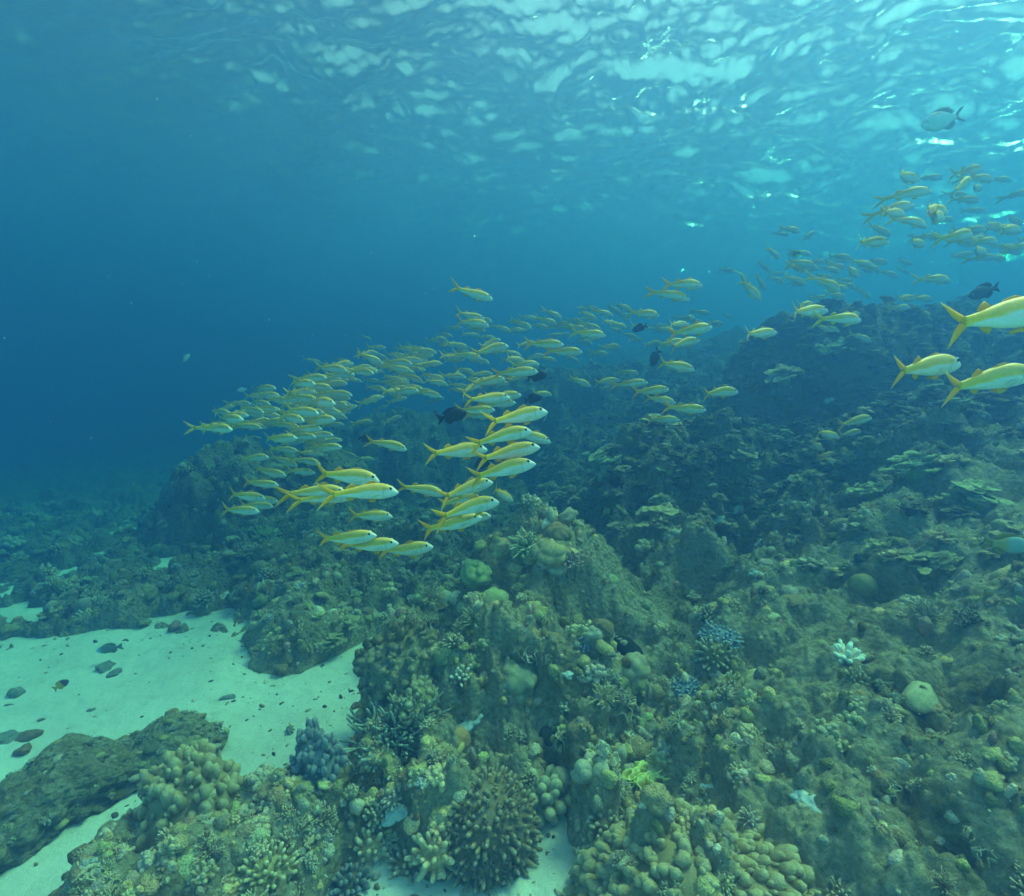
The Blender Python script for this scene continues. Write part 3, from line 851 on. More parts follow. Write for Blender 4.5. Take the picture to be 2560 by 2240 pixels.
for k in G.choice(idx, 260):
    pv, pf, pt = (P_KNOB + P_BUSH + P_RUB + P_FINGER)[int(G.integers(0, 23))]
    s = 0.012 * 3.2 ** G.random() ** 1.5
    M = np.array(Vector(vn[k]).to_track_quat('Z', 'Y').to_matrix() @ Matrix.Rotation(G.uniform(0, 6.28), 3, 'Z'))
    crust_V.append((pv * s) @ M.T + V[k]); crust_F.append(pf + off); off += len(pv)
    b = np.array(PAL[['olive', 'brown', 'dark', 'grey'][int(G.integers(0, 4))]]) * G.uniform(0.6, 1.1)
    crust_C.append(b[None] + pt[:, None] ** 1.5 * 0.4 * (np.array([0.6, 0.56, 0.44]) - b)[None])
me = mesh_np("crust", np.concatenate(crust_V), np.concatenate(crust_F))
set_col(me, np.concatenate(crust_C))
link("coral_crust", me, M_CORAL_FINE, o)

# loose stones on the sand
for px, py, s, lb in ((893, 1770, 0.045, "brown stone alone on the sand beside the mound"), (723, 1828, 0.030, "flat dark stick of rubble on the sand above the purple grey coral"),
                      (266, 1672, 0.075, "largest grey stone on the upper sand"), (285, 1690, 0.05, "pale stone just below the largest grey stone"), (40, 1740, 0.055, "grey stone at the left end of the sand"),
                      (22, 1850, 0.075, "dark flat stone cut off by the left edge"), (68, 1845, 0.05, "brown stone above the rock outcrop's left end"), (228, 1777, 0.022, "small purple black pebble in the middle of the sand"),
                      (20, 1765, 0.025, "dark pebble beside the left grey stone"), (570, 1745, 0.028, "rounded grey stone in the middle of the sand gap"), (500, 1925, 0.03, "reddish stick of rubble right of the rock outcrop"),
                      (480, 1960, 0.03, "orange brown scrap at the right foot of the rock outcrop"), (60, 1880, 0.05, "slanting brown stone beside the rock outcrop")):
    p, t = hit(px, py)
    V, F, T = rubble(G, 4)
    V = V * np.array([1.25, 0.8, 0.55]) * s
    V = V * (1 + 0.15 * (fbm(V[:, 0] / s * 2, V[:, 1] / s * 2 + V[:, 2] / s, 301, 3)[:, None] - 0.5))
    c = (0.22, 0.20, 0.17) if "brown" not in lb and "orange" not in lb and "red" not in lb else (0.26, 0.14, 0.07)
    me = paint_mesh("stone", V, F, T, c, None, 0.1)
    o = link("stone", me, M_CORAL_FINE)
    o.location = p + Vector((0, 0, s * 0.15))
    o.rotation_euler = (rnd.uniform(-.2, .2), rnd.uniform(-.2, .2), rnd.uniform(0, 6.28))
    tag(o, lb, "stone", "loose stones on the sand")
# scattered rubble crumbs on the sand
n = 2000
rr = 1.5 * (5.5 / 1.5) ** rng.random(n)
aa = np.radians(rng.uniform(-56, 10, n))
x, y = rr * np.sin(aa), rr * np.cos(aa)
gap = floor_z(x, y) - reef_z(x, y)
k = (gap > 0.02) & (rng.random(n) < np.where(gap < 0.42, 1.0, 0.30))
x, y, rr = x[k], y[k], rr[k]
parts_V, parts_F, parts_C, off = [], [], [], 0
for xx, yy in zip(x, y):
    V, F, T = P_RUB[rnd.randrange(len(P_RUB))]
    s = 0.004 * (5 ** (rnd.random() ** 2))
    V = V * np.array([1.5, 0.8, 0.6]) * s
    a = rnd.uniform(0, 6.28)
    V = np.stack([V[:, 0] * math.cos(a) - V[:, 1] * math.sin(a) + xx, V[:, 0] * math.sin(a) + V[:, 1] * math.cos(a) + yy,
                  V[:, 2] + float(floor_z(np.array([xx]), np.array([yy]))[0]) + 0.05 * (float(fbm(np.array([xx / 0.7]), np.array([yy / 0.7]), 71, 4)[0]) - 0.5) + s * 0.2], 1)
    parts_V.append(V); parts_F.append(F + off); off += len(V)
    parts_C.append(np.tile(np.array(PAL[rnd.choice(['grey', 'brown', 'dark', 'pale'])]) * rnd.uniform(0.6, 1.1), (len(V), 1)))
me = mesh_np("crumbs", np.concatenate(parts_V), np.concatenate(parts_F))
set_col(me, np.concatenate(parts_C))
tag(link("rubble_crumbs", me, M_CORAL_FINE), "tiny crumbs of rubble sprinkled over the sand", None, None, "stuff")

# drifting specks in the water
n = 1500
rr = 1.6 * (6.0 / 1.6) ** rng.random(n)
aa, ee = np.radians(rng.uniform(-48, 48, n)), np.radians(rng.uniform(-35, 34, n))
Pn = np.stack([rr * np.sin(aa) * np.cos(ee), rr * np.cos(aa) * np.cos(ee), rr * np.sin(ee)], 1)
Pn = Pn[Pn[:, 2] > -1.9]
V0, F0 = ico(1)
sc = rng.uniform(0.0006, 0.0018, (len(Pn), 1, 1)) * rng.uniform(0.6, 1.4, (len(Pn), 1, 3))
V = (V0[None] * sc + Pn[:, None]).reshape(-1, 3)
F = (F0[None] + (np.arange(len(Pn)) * len(V0))[:, None, None]).reshape(-1, 3)
me = mesh_np("specks", V, F)
set_col(me, np.repeat(rng.uniform(0.12, 0.6, (len(Pn), 1)) * np.ones((1, 3)), len(V0), 0))
tag(link("drifting_specks", me, M_CORAL), "tiny specks drifting in the water", None, None, "stuff")

# ------------------------------------------------------------------ fish
def mat_fish():
    m = NT("fish_skin")
    a = m.n("ShaderNodeAttribute", attribute_name="paint")
    sc = m.noise(m.obj(), 55, 2, 0.6)
    c = m.mix(0.35, a.outputs["Color"], m.ramp(sc, [(0.3, 0.70), (0.7, 1.12)]), 'MULTIPLY')
    b = m.bsdf(c, 0.45, 0.35, sc, 0.15, 0.004)
    return m.m
def mat_fin():
    m = NT("fish_fin")
    a = m.n("ShaderNodeAttribute", attribute_name="paint")
    b = m.bsdf(a.outputs["Color"], 0.55, 0.2)
    t = m.n("ShaderNodeBsdfTranslucent")
    m.l(a.outputs["Color"], t.inputs[0])
    mx = m.n("ShaderNodeMixShader")
    mx.inputs[0].default_value = 0.4
    m.l(b.outputs[0], mx.inputs[1])
    m.l(t.outputs[0], mx.inputs[2])
    m.l(mx.outputs[0], m.out.inputs[0])
    return m.m
def mat_plain(name, c, rough, spec=0.5):
    m = NT(name)
    nz = m.noise(m.obj(), 40, 2)
    m.bsdf(m.mix(0.2, c, m.ramp(nz, [(0.3, (c[0] * 0.7, c[1] * 0.7, c[2] * 0.7)), (0.7, c)])), rough, spec)
    return m.m
M_FISH, M_FIN = mat_fish(), mat_fin()
M_EYE, M_PUPIL = mat_plain("fish_eye", (0.72, 0.70, 0.66), 0.25), mat_plain("fish_pupil", (0.012, 0.012, 0.014), 0.12)
M_BARBEL = mat_plain("fish_barbel", (0.75, 0.72, 0.66), 0.5)

TOP = ([0, .015, .04, .07, .11, .16, .22, .30, .38, .47, .56, .64, .72, .78, .83], [-.018, .002, .024, .047, .071, .090, .104, .111, .108, .097, .080, .063, .048, .039, .037])
BOT = ([0, .015, .04, .07, .11, .16, .22, .30, .38, .47, .56, .64, .72, .78, .83], [-.022, -.036, -.050, -.060, -.070, -.080, -.087, -.090, -.087, -.079, -.066, -.053, -.040, -.034, -.033])
WID = ([0, .015, .04, .08, .13, .20, .30, .45, .60, .72, .83], [.004, .022, .034, .044, .052, .058, .060, .053, .037, .022, .012])
def prof(t, s):
    return np.interp(s, t[0], t[1])
C_BACK, C_STRIPE, C_BELLY = np.array((0.90, 0.50, 0.09)), np.array((1.0, 0.52, 0.008)), np.array((0.86, 0.71, 0.62))
C_LINE, C_TAIL = np.array((0.30, 0.20, 0.05)), np.array((1.0, 0.54, 0.012))
def stripe_z(s):
    return np.interp(s, [0, .10, .3, .5, .7, .83], [.006, .034, .036, .020, .002, -.010])
def goat_paint(s, z):
    h = z - stripe_z(s)
    up = sstep(-.008, .012, h)[:, None]
    c = C_BELLY[None] * (1 - up) + C_BACK[None] * up
    rear = sstep(0.45, 0.80, s)[:, None]
    c = c * (1 - rear * up) + C_STRIPE[None] * rear * up
    st = (sstep(-.016, -.008, h) * (1 - sstep(.006, .014, h)) * sstep(.10, .22, s))[:, None]
    c = c * (1 - st) + C_STRIPE[None] * st
    ln = (sstep(.008, .012, h) * (1 - sstep(.015, .020, h)) * sstep(.11, .15, s) * (1 - sstep(.55, .75, s)) * 0.45)[:, None]
    c = c * (1 - ln) + C_LINE[None] * ln
    gill = (np.exp(-((s - .205 - 0.25 * (z + .02) ** 2) / .005) ** 2) * (np.abs(z) < .075) * 0.45)[:, None]
    c = c * (1 - gill) + np.array((0.35, 0.30, 0.22))[None] * gill
    tl = sstep(.74, .84, s)[:, None]
    c = c * (1 - tl) + C_TAIL[None] * tl
    face = (1 - sstep(.05, .13, s))[:, None] * 0.6
    return c * (1 - face) + np.array((0.80, 0.72, 0.66))[None] * face
def body_mesh(top, bot, wid, paint, ns=46, na=26, smax=.83, sq=0.85):
    u = np.linspace(0, 1, ns)
    s = smax * (0.55 * u + 0.45 * u ** 1.8)
    s[0] = 0.0
    th = np.arange(na) * 2 * math.pi / na
    zt, zb, w = prof(top, s), prof(bot, s), prof(wid, s)
    zc, hh = (zt + zb) / 2, (zt - zb) / 2
    cy_, sz_ = np.cos(th), np.sin(th)
    yy = np.sign(cy_) * np.abs(cy_) ** sq
    V = np.stack([np.repeat(0.5 - s, na), (w[:, None] * yy[None]).ravel(), (zc[:, None] + hh[:, None] * sz_[None]).ravel()], 1)
    S = np.repeat(s, na)
    F = []
    for i in range(ns - 1):
        for j in range(na):
            a, b = i * na + j, i * na + (j + 1) % na
            F += [(a, b, b + na), (a, b + na, a + na)]
    n = len(V)
    V = np.concatenate([V, [[0.5, 0, zc[0]], [0.5 - smax, 0, zc[-1]]]])
    S = np.concatenate([S, [0, smax]])
    for j in range(na):
        F.append((n, (j + 1) % na, j))
        F.append((n + 1, (ns - 1) * na + j, (ns - 1) * na + (j + 1) % na))
    return V, np.array(F, np.int32), paint(S, V[:, 2])
def strip(A, B, th0=0.006, th1=0.0015):
    """thin solid fin between two edges A and B (lists of x,z)"""
    A, B = np.array(A, float), np.array(B, float)
    n, k = len(A), 4
    P, TH = [], []
    for i in range(k):
        f = i / (k - 1)
        q = A * (1 - f) + B * f
        P.append(np.stack([q[:, 0], np.zeros(n), q[:, 1]], 1))
    P = np.stack(P, 1).reshape(-1, 3)
    th = np.repeat(np.linspace(th0, th1, n), k)
    e = np.tile(np.array([0.3, 1, 1, 0.3]), n)
    off = np.stack([0 * th, th * e, 0 * th], 1)
    V = np.concatenate([P + off, P - off])
    N = len(P)
    F = []
    for i in range(n - 1):
        for j in range(k - 1):
            a = i * k + j
            F += [(a, a + 1, a + k + 1), (a, a + k + 1, a + k), (N + a, N + a + k + 1, N + a + 1), (N + a, N + a + k, N + a + k + 1)]
        for a, sgn in ((i * k, 1), (i * k + k - 1, -1)):
            q = [(a, a + k, N + a + k), (a, N + a + k, N + a)]
            F += q if sgn > 0 else [t[::-1] for t in q]
    return V, np.array(F, np.int32)
def const_paint(V, F, c):
    return V, F, np.tile(np.array(c), (len(V), 1))
def join(ps):
    Vs, Fs, Cs, o = [], [], [], 0
    for V, F, C in ps:
        Vs.append(V); Fs.append(F + o); Cs.append(C); o += len(V)
    return np.concatenate(Vs), np.concatenate(Fs), np.concatenate(Cs)
def goat_tail(spread=1.0):
    t = 0.155 * spread
    up = strip([(-.315, .036), (-.37, .068 * spread), (-.43, .108 * spread), (-.50, t)], [(-.315, .0), (-.372, .004), (-.425, .048 * spread), (-.490, t - .018)])
    lo = strip([(-.315, .0), (-.372, -.004), (-.425, -.050 * spread), (-.490, -t + .012)], [(-.315, -.034), (-.37, -.070 * spread), (-.43, -.112 * spread), (-.50, -t - .006)])
    out_ = []
    for V, F in (up, lo):
        f = sstep(-.46, -.50, V[:, 0])[:, None] * 0.5
        out_.append((V, F, np.tile(C_TAIL, (len(V), 1)) * (1 - f) + np.array((0.85, 0.78, 0.45))[None] * f))
    return join(out_)
def tilt(V, ang, pivot, yoff):
    """swing a fin outwards about its root line"""
    c, s = math.cos(ang), math.sin(ang)
    Q = V - np.array([0, 0, pivot])
    y, z = Q[:, 1] * c - Q[:, 2] * s, Q[:, 1] * s + Q[:, 2] * c
    return np.stack([Q[:, 0], y + yoff, z + pivot], 1)
def bend(V, a, b):
    x = V[:, 0]
    q = np.clip(0.25 - x, 0, 1)
    dy = a * q ** 2 * 1.1 + b * np.sin((0.5 - x) * 5.2) * 0.03 * (0.5 - x + .3)
    sl = -2.2 * a * q
    W = V.copy()
    W[:, 0] = x + 0.5 * sl * V[:, 1] - 0.30 * a * a * q ** 3
    W[:, 1] = V[:, 1] + dy
    return W
def fin_parts(erect=0.4, far=False):
    yel, pale = (0.98, 0.52, 0.02), (0.80, 0.74, 0.58)
    z1 = lambda s: float(prof(TOP, s))
    zb = lambda s: float(prof(BOT, s))
    P = {}
    e = erect
    P['first'] = const_paint(*strip([(.21, z1(.29) - .006), (.17, z1(.33) - .006), (.12, z1(.38) - .006), (.06, z1(.44) - .005)], [(.205, z1(.29) + .002), (.150, z1(.34) + .010 + .05 * e), (.09, z1(.41) + .010 + .035 * e), (.02, z1(.47) + .004)], .004, .0015), (0.85, 0.46, 0.06))
    P['second'] = const_paint(*strip([(-.07, z1(.57) - .006), (-.10, z1(.60) - .006), (-.14, z1(.64) - .006), (-.18, z1(.68) - .006)], [(-.075, z1(.57) + .004), (-.125, z1(.60) + .048), (-.175, z1(.64) + .030), (-.205, z1(.69) + .012)], .004, .0015), (0.95, 0.50, 0.03))
    P['anal'] = const_paint(*strip([(-.08, zb(.58) + .006), (-.11, zb(.61) + .006), (-.145, zb(.645) + .006), (-.18, zb(.68) + .006)], [(-.09, zb(.58) - .004), (-.135, zb(.61) - .045), (-.175, zb(.645) - .030), (-.205, zb(.69) - .012)], .004, .0015), (0.95, 0.52, 0.03))
    pv = strip([(.225, zb(.28) + .008), (.19, zb(.31) + .006), (.15, zb(.35) - .002), (.09, zb(.41) - .012)], [(.205, zb(.29) - .004), (.155, zb(.33) - .030), (.115, zb(.38) - .038), (.075, zb(.42) - .030)], .003, .001)
    for sgn, nm in ((1, 'pelvic_l'), (-1, 'pelvic_r')):
        P[nm] = const_paint(tilt(pv[0], sgn * 0.35, zb(.30), sgn * .018), pv[1], yel)
    pc = strip([(.250, -.012), (.215, -.010), (.17, -.016), (.13, -.030)], [(.247, -.030), (.205, -.046), (.165, -.052), (.128, -.046)], .002, .001)
    for sgn, nm in ((1, 'pectoral_l'), (-1, 'pectoral_r')):
        P[nm] = const_paint(tilt(pc[0], 0, 0, sgn * .062) + np.stack([0 * pc[0][:, 0], sgn * 0.12 * (.25 - pc[0][:, 0]), 0 * pc[0][:, 0]], 1), pc[1], pale)
    return P
def mk(name, V, F, C, mat):
    me = mesh_np(name, V, F)
    set_col(me, C)
    me.materials.append(mat)
    return me
def ball(r, c, flat=(1, 1, 1), n=3):
    V, F = ico(n)
    return V * r * np.array(flat) + np.array(c), F
EYE_S, EYE_Z = .105, .040
GOAT = []
for a_, b_, sp in ((0.0, 0.5, 1.0), (0.34, -0.6, 1.08), (-0.34, 0.6, 0.95), (0.62, 0.4, 0.9), (-0.58, -0.5, 1.05), (0.15, -1.0, 1.12)):
    kit = {}
    V, F, C = body_mesh(TOP, BOT, WID, goat_paint)
    kit['body'] = mk("goatfish_body", bend(V, a_, b_), F, C, M_FISH)
    V, F, C = goat_tail(sp)
    kit['tail_fin'] = mk("goatfish_tail", bend(V, a_, b_), F, C, M_FIN)
    for nm, (V, F, C) in fin_parts(0.15 if sp < 1.04 else 0.6).items():
        kit[nm] = mk("goatfish_fin", bend(V, a_, b_), F, C, M_FIN)
    wy = float(prof(WID, EYE_S)) * 0.90
    for sgn, nm in ((1, 'l'), (-1, 'r')):
        V, F = ball(.0245, (0.5 - EYE_S, sgn * (wy - .006), EYE_Z), (1, 0.55, 1))
        kit['eye_' + nm] = mk("goatfish_eye", bend(V, a_, b_), F, np.ones((len(V), 3)), M_EYE)
        V, F = ball(.0175, (0.5 - EYE_S, sgn * (wy + .0022), EYE_Z), (1, 0.45, 1))
        kit['pupil_' + nm] = mk("goatfish_pupil", bend(V, a_, b_), F, np.ones((len(V), 3)), M_PUPIL)
        V, F, T = tube(np.array([(.475, sgn * .010, -.045), (.455, sgn * .014, -.075), (.425, sgn * .016, -.105), (.395, sgn * .016, -.125)]), [.0030, .0028, .0024, .0014], 6)
        kit['barbel_' + nm] = mk("goatfish_barbel", bend(V, a_, b_), F, np.ones((len(V), 3)), M_BARBEL)
    # far copy: the whole fish in one skin
    ps = [body_mesh(TOP, BOT, WID, goat_paint, 26, 16), goat_tail(sp)] + [v for k2, v in fin_parts(0.2).items() if not k2.startswith('pec')]
    for sgn in (1, -1):
        V, F = ball(.019, (0.5 - EYE_S, sgn * (wy - .003), EYE_Z), (1, 0.5, 1), 2)
        ps.append(const_paint(V, F, (0.03, 0.03, 0.03)))
    V, F, C = join(ps)
    kit['far'] = mk("goatfish_far", bend(V, a_, b_), F, C, M_FISH)
    GOAT.append(kit)
def fish_matrix(tail, nose, L, psi, roll=0.0):
    """real place of a fish L metres long whose tail and nose show at these points of the photograph"""
    rt, rn = ray(*tail), ray(*nose)
    h = 0.5 * L * math.sin(R(psi))
    lo, hi = 0.3, 60.0
    for _ in range(60):
        D = 0.5 * (lo + hi)
        if np.linalg.norm(rn * (D + h) - rt * (D - h)) < L: lo = D
        else: hi = D
    pn, pt = Vector(rn * (D + h)), Vector(rt * (D - h))
    X = (pn - pt).normalized()
    Z = Vector((0, 0, 1))
    Y = Z.cross(X).normalized()
    Z = X.cross(Y)
    M3 = Matrix((X, Y, Z)).transposed() @ Matrix.Rotation(roll, 3, 'X')
    return (pn + pt) / 2, M3, D
FISH_N = [0]
def clear_of_ground(tail, nose, L, psi):
    for _ in range(14):
        c, M3, D = fish_matrix(tail, nose, L, psi)
        d = np.array(c) / np.linalg.norm(np.array(c))
        t = np.linspace(0.5, 1, 40) * c.length
        g_ = ground_z(d[0] * t, d[1] * t)
        if np.all(d[2] * t > g_ + 0.10): break
        L *= 0.93
    return L
def goatfish(label, tx, ty, nx, ny, psi=8.0, L=0.27, near=True, group=None, v=None, roll=None, barbels=False):
    FISH_N[0] += 1
    v = rnd.randrange(len(GOAT)) if v is None else v
    kit = GOAT[v]
    L = clear_of_ground((tx, ty), (nx, ny), L, psi)
    c, M3, D = fish_matrix((tx, ty), (nx, ny), L, psi, R(rnd.uniform(-11, 11)) if roll is None else R(roll))
    M4 = M3.to_4x4()
    M4.translation = c
    deep = rnd.uniform(1.10, 1.28)
    M4 = M4 @ Matrix.Diagonal((L, L * deep, L * deep, 1))
    if not near:
        o = link("goatfish", kit['far'])
        o.matrix_world = M4
        return tag(o, label, "fish", group)
    o = link("goatfish", kit['body'])
    o.matrix_world = M4
    tag(o, label, "fish", group)
    link("tail_fin", kit['tail_fin'], None, o)
    link("dorsal_fin", kit['first'], None, o)
    link("dorsal_fin", kit['second'], None, o)
    link("anal_fin", kit['anal'], None, o)
    for s_ in 'lr':
        link("pelvic_fin", kit['pelvic_' + s_], None, o)
        link("pectoral_fin", kit['pectoral_' + s_], None, o)
        e = link("eye", kit['eye_' + s_], None, o)
        link("pupil", kit['pupil_' + s_], None, e)
        if barbels:
            link("barbel", kit['barbel_' + s_], None, o)
    return o
NEAR = "near goatfish of the school"
NEARLIST = [
    ("big goatfish with hanging chin barbels topping the near central column", 1216, 1060, 1369, 1027, 0, 1),
    ("grey backed goatfish right below the one with hanging barbels", 1172, 1102, 1331, 1076, 4, 0),
    ("goatfish whose nose peeks out behind the grey backed one", 1270, 1075, 1377, 1105, 14, 0),
    ("goatfish with wide open tail fork at the left of the central column", 1066, 1136, 1219, 1122, 4, 0),
    ("yellow backed goatfish in the middle of the near central column", 1186, 1150, 1350, 1115, 4, 0),
    ("vivid yellow tailed goatfish nose up in front of a dark fish", 1170, 1196, 1339, 1156, 4, 0),
    ("goatfish dipping its nose between the left pair and the central column", 994, 1210, 1112, 1236, 6, 0),
    ("goatfish partly hidden under the vivid yellow tailed one", 1100, 1240, 1232, 1203, 6, 0),
    ("small goatfish diving nose down at the right of the central column", 1215, 1218, 1283, 1252, 38, 0),
    ("goatfish second from the bottom of the central column", 1092, 1284, 1248, 1252, 4, 0),
    ("goatfish mostly hidden behind the second lowest of the central column", 1096, 1262, 1200, 1240, 8, 0),
    ("lowest goatfish of the central column with nose raised", 1050, 1334, 1205, 1290, 4, 0),
    ("goatfish whose head shows just behind the lowest of the column", 1115, 1308, 1228, 1288, 8, 0),
    ("upper goatfish of the left trio with high arched back", 786, 1182, 950, 1201, 4, 0),
    ("goatfish at the front of the left trio with full yellow back", 818, 1232, 997, 1228, 4, 0),
    ("rear goatfish of the left trio showing mostly its tail fork", 710, 1224, 868, 1230, 6, 0),
    ("lower goatfish of the left trio under the front one", 736, 1246, 884, 1241, 6, 0),
    ("single goatfish midway between the left trio and the bottom trio", 866, 1290, 982, 1290, 4, 0),
    ("rearmost goatfish of the bottom trio", 784, 1364, 942, 1336, 4, 0),
    ("middle goatfish of the bottom trio with lowered tail", 836, 1380, 997, 1356, 4, 0),
    ("front goatfish of the bottom trio with upturned body", 938, 1390, 1083, 1364, 4, 0),
    ("bright bluish goatfish swimming nose down over the dark gap", 915, 1096, 1018, 1124, 12, 0),
    ("upper goatfish of the small group at far left over dark reef", 564, 1236, 665, 1246, 6, 0),
    ("goatfish whose head sticks out ahead of the far left group", 610, 1246, 697, 1254, 8, 0),
    ("middle goatfish of the far left group", 598, 1262, 684, 1266, 8, 0),
    ("lowest goatfish of the far left group", 546, 1274, 649, 1278, 4, 0),
    ("dim goatfish just above the far left group", 601, 1207, 697, 1212, 8, 0),
    ("dim goatfish level with the top of the left trio", 628, 1176, 716, 1188, 8, 0),
    ("huge goatfish cut off by the right edge, upper of two", 2354, 815, 2655, 768, 0, 0),
    ("huge goatfish reaching the right edge, lower of two", 2352, 972, 2592, 930, 0, 0),
    ("big goatfish turned away with a broad yellow tail, left of the huge pair", 2226, 930, 2400, 908, 12, 0),
    ("lone goatfish in open water above the middle of the school", 1130, 724, 1233, 748, 4, 0),
    ("upper goatfish of the stacked pair under the lone one", 1138, 784, 1212, 798, 10, 0),
    ("lower goatfish of the stacked pair under the lone one", 1140, 800, 1224, 815, 8, 0),
    ("goatfish with dark eye right of the stacked pair's tail cluster", 1176, 884, 1272, 864, 8, 0),
    ("goatfish close behind the dark eyed one's shoulder", 1195, 868, 1252, 848, 14, 0),
    ("goatfish with white belly swimming level in the upper middle", 1311, 860, 1410, 861, 6, 0),
    ("goatfish just below right of the white bellied level one", 1366, 880, 1457, 880, 6, 0),
    ("arched goatfish touching a dark oval fish", 1235, 934, 1346, 928, 6, 0),
    ("goatfish tucked under the arched one, pointing at the dark oval fish", 1258, 952, 1332, 934, 8, 0),
    ("goatfish nose up with its tail hanging steeply", 1148, 986, 1226, 945, 10, 0),
    ("goatfish behind the steep tailed one with only its head clear", 1172, 962, 1263, 946, 10, 0),
    ("small goatfish above the steep tailed one", 1170, 938, 1232, 934, 10, 0),
    ("upper goatfish of the crowded rows above the barbelled fish", 1210, 994, 1304, 987, 8, 0),
    ("middle goatfish of the crowded rows above the barbelled fish", 1158, 1002, 1276, 993, 8, 0),
    ("lower goatfish of the crowded rows touching the barbelled fish", 1198, 1014, 1290, 1006, 8, 0),
    ("goatfish with white tail fork in front of a dark fish", 1138, 1028, 1238, 1024, 8, 0),
    ("goatfish peeping below the white forked one", 1158, 1040, 1232, 1040, 10, 0),
    ("upper goatfish of the high pair over the middle knoll", 1665, 705, 1757, 715, 8, 0),
    ("lower goatfish of the high pair, nose tilted down", 1630, 722, 1725, 749, 8, 0),
    ("long goatfish alone high over the right bank", 1956, 787, 2070, 775, 4, 0),
    ("goatfish alone below the long one, left of the right bank", 1846, 842, 1943, 830, 4, 0),
    ("goatfish with bright dark striped back in the right middle", 1680, 834, 1781, 817, 8, 0),
    ("goatfish with sunny yellow tail under the striped backed one", 1664, 868, 1749, 850, 8, 0),
    ("goatfish with pale tail in front of a dark upright fish", 1636, 904, 1737, 924, 6, 0),
    ("goatfish at the left end of the row above the middle knoll", 1480, 956, 1549, 950, 8, 0),
    ("second goatfish of the row above the middle knoll", 1536, 962, 1620, 956, 6, 0),
    ("third goatfish of the row above the middle knoll", 1582, 982, 1673, 972, 6, 0),
    ("goatfish nose down below the third of the row", 1614, 992, 1690, 1008, 10, 0),
    ("large goatfish over the crest of the middle knoll", 1660, 1020, 1766, 1024, 6, 0),
    ("lowest goatfish touching the crest of the middle knoll", 1620, 1048, 1699, 1050, 8, 0),
    ("goatfish alone to the right of the middle knoll row", 1743, 980, 1846, 979, 4, 0),
    ("pale goatfish leading the small group in front of the dark right bank", 2092, 1064, 2179, 1043, 8, 0),
    ("goatfish with striped flank in the small right bank group", 2026, 1078, 2098, 1093, 12, 0),
    ("goatfish between the pale leader and the striped one", 2094, 1090, 2153, 1077, 12, 0),
    ("goatfish at the left of the right bank group", 2016, 1100, 2056, 1124, 25, 0),
    ("goatfish low in the right bank group", 2037, 1142, 2095, 1136, 12, 0),
    ("bluish goatfish lowest of all under the right bank group", 2062, 1142, 2102, 1168, 25, 0),
]
for lb, tx, ty, nx, ny, psi, brb in NEARLIST:
    goatfish(lb, tx, ty, nx, ny, psi, rnd.uniform(0.255, 0.285) if "huge" not in lb else 0.30, True, NEAR, v=None if "huge" not in lb and "turned away" not in lb else 0, barbels=bool(brb))
MID = "goatfish further back in the school"
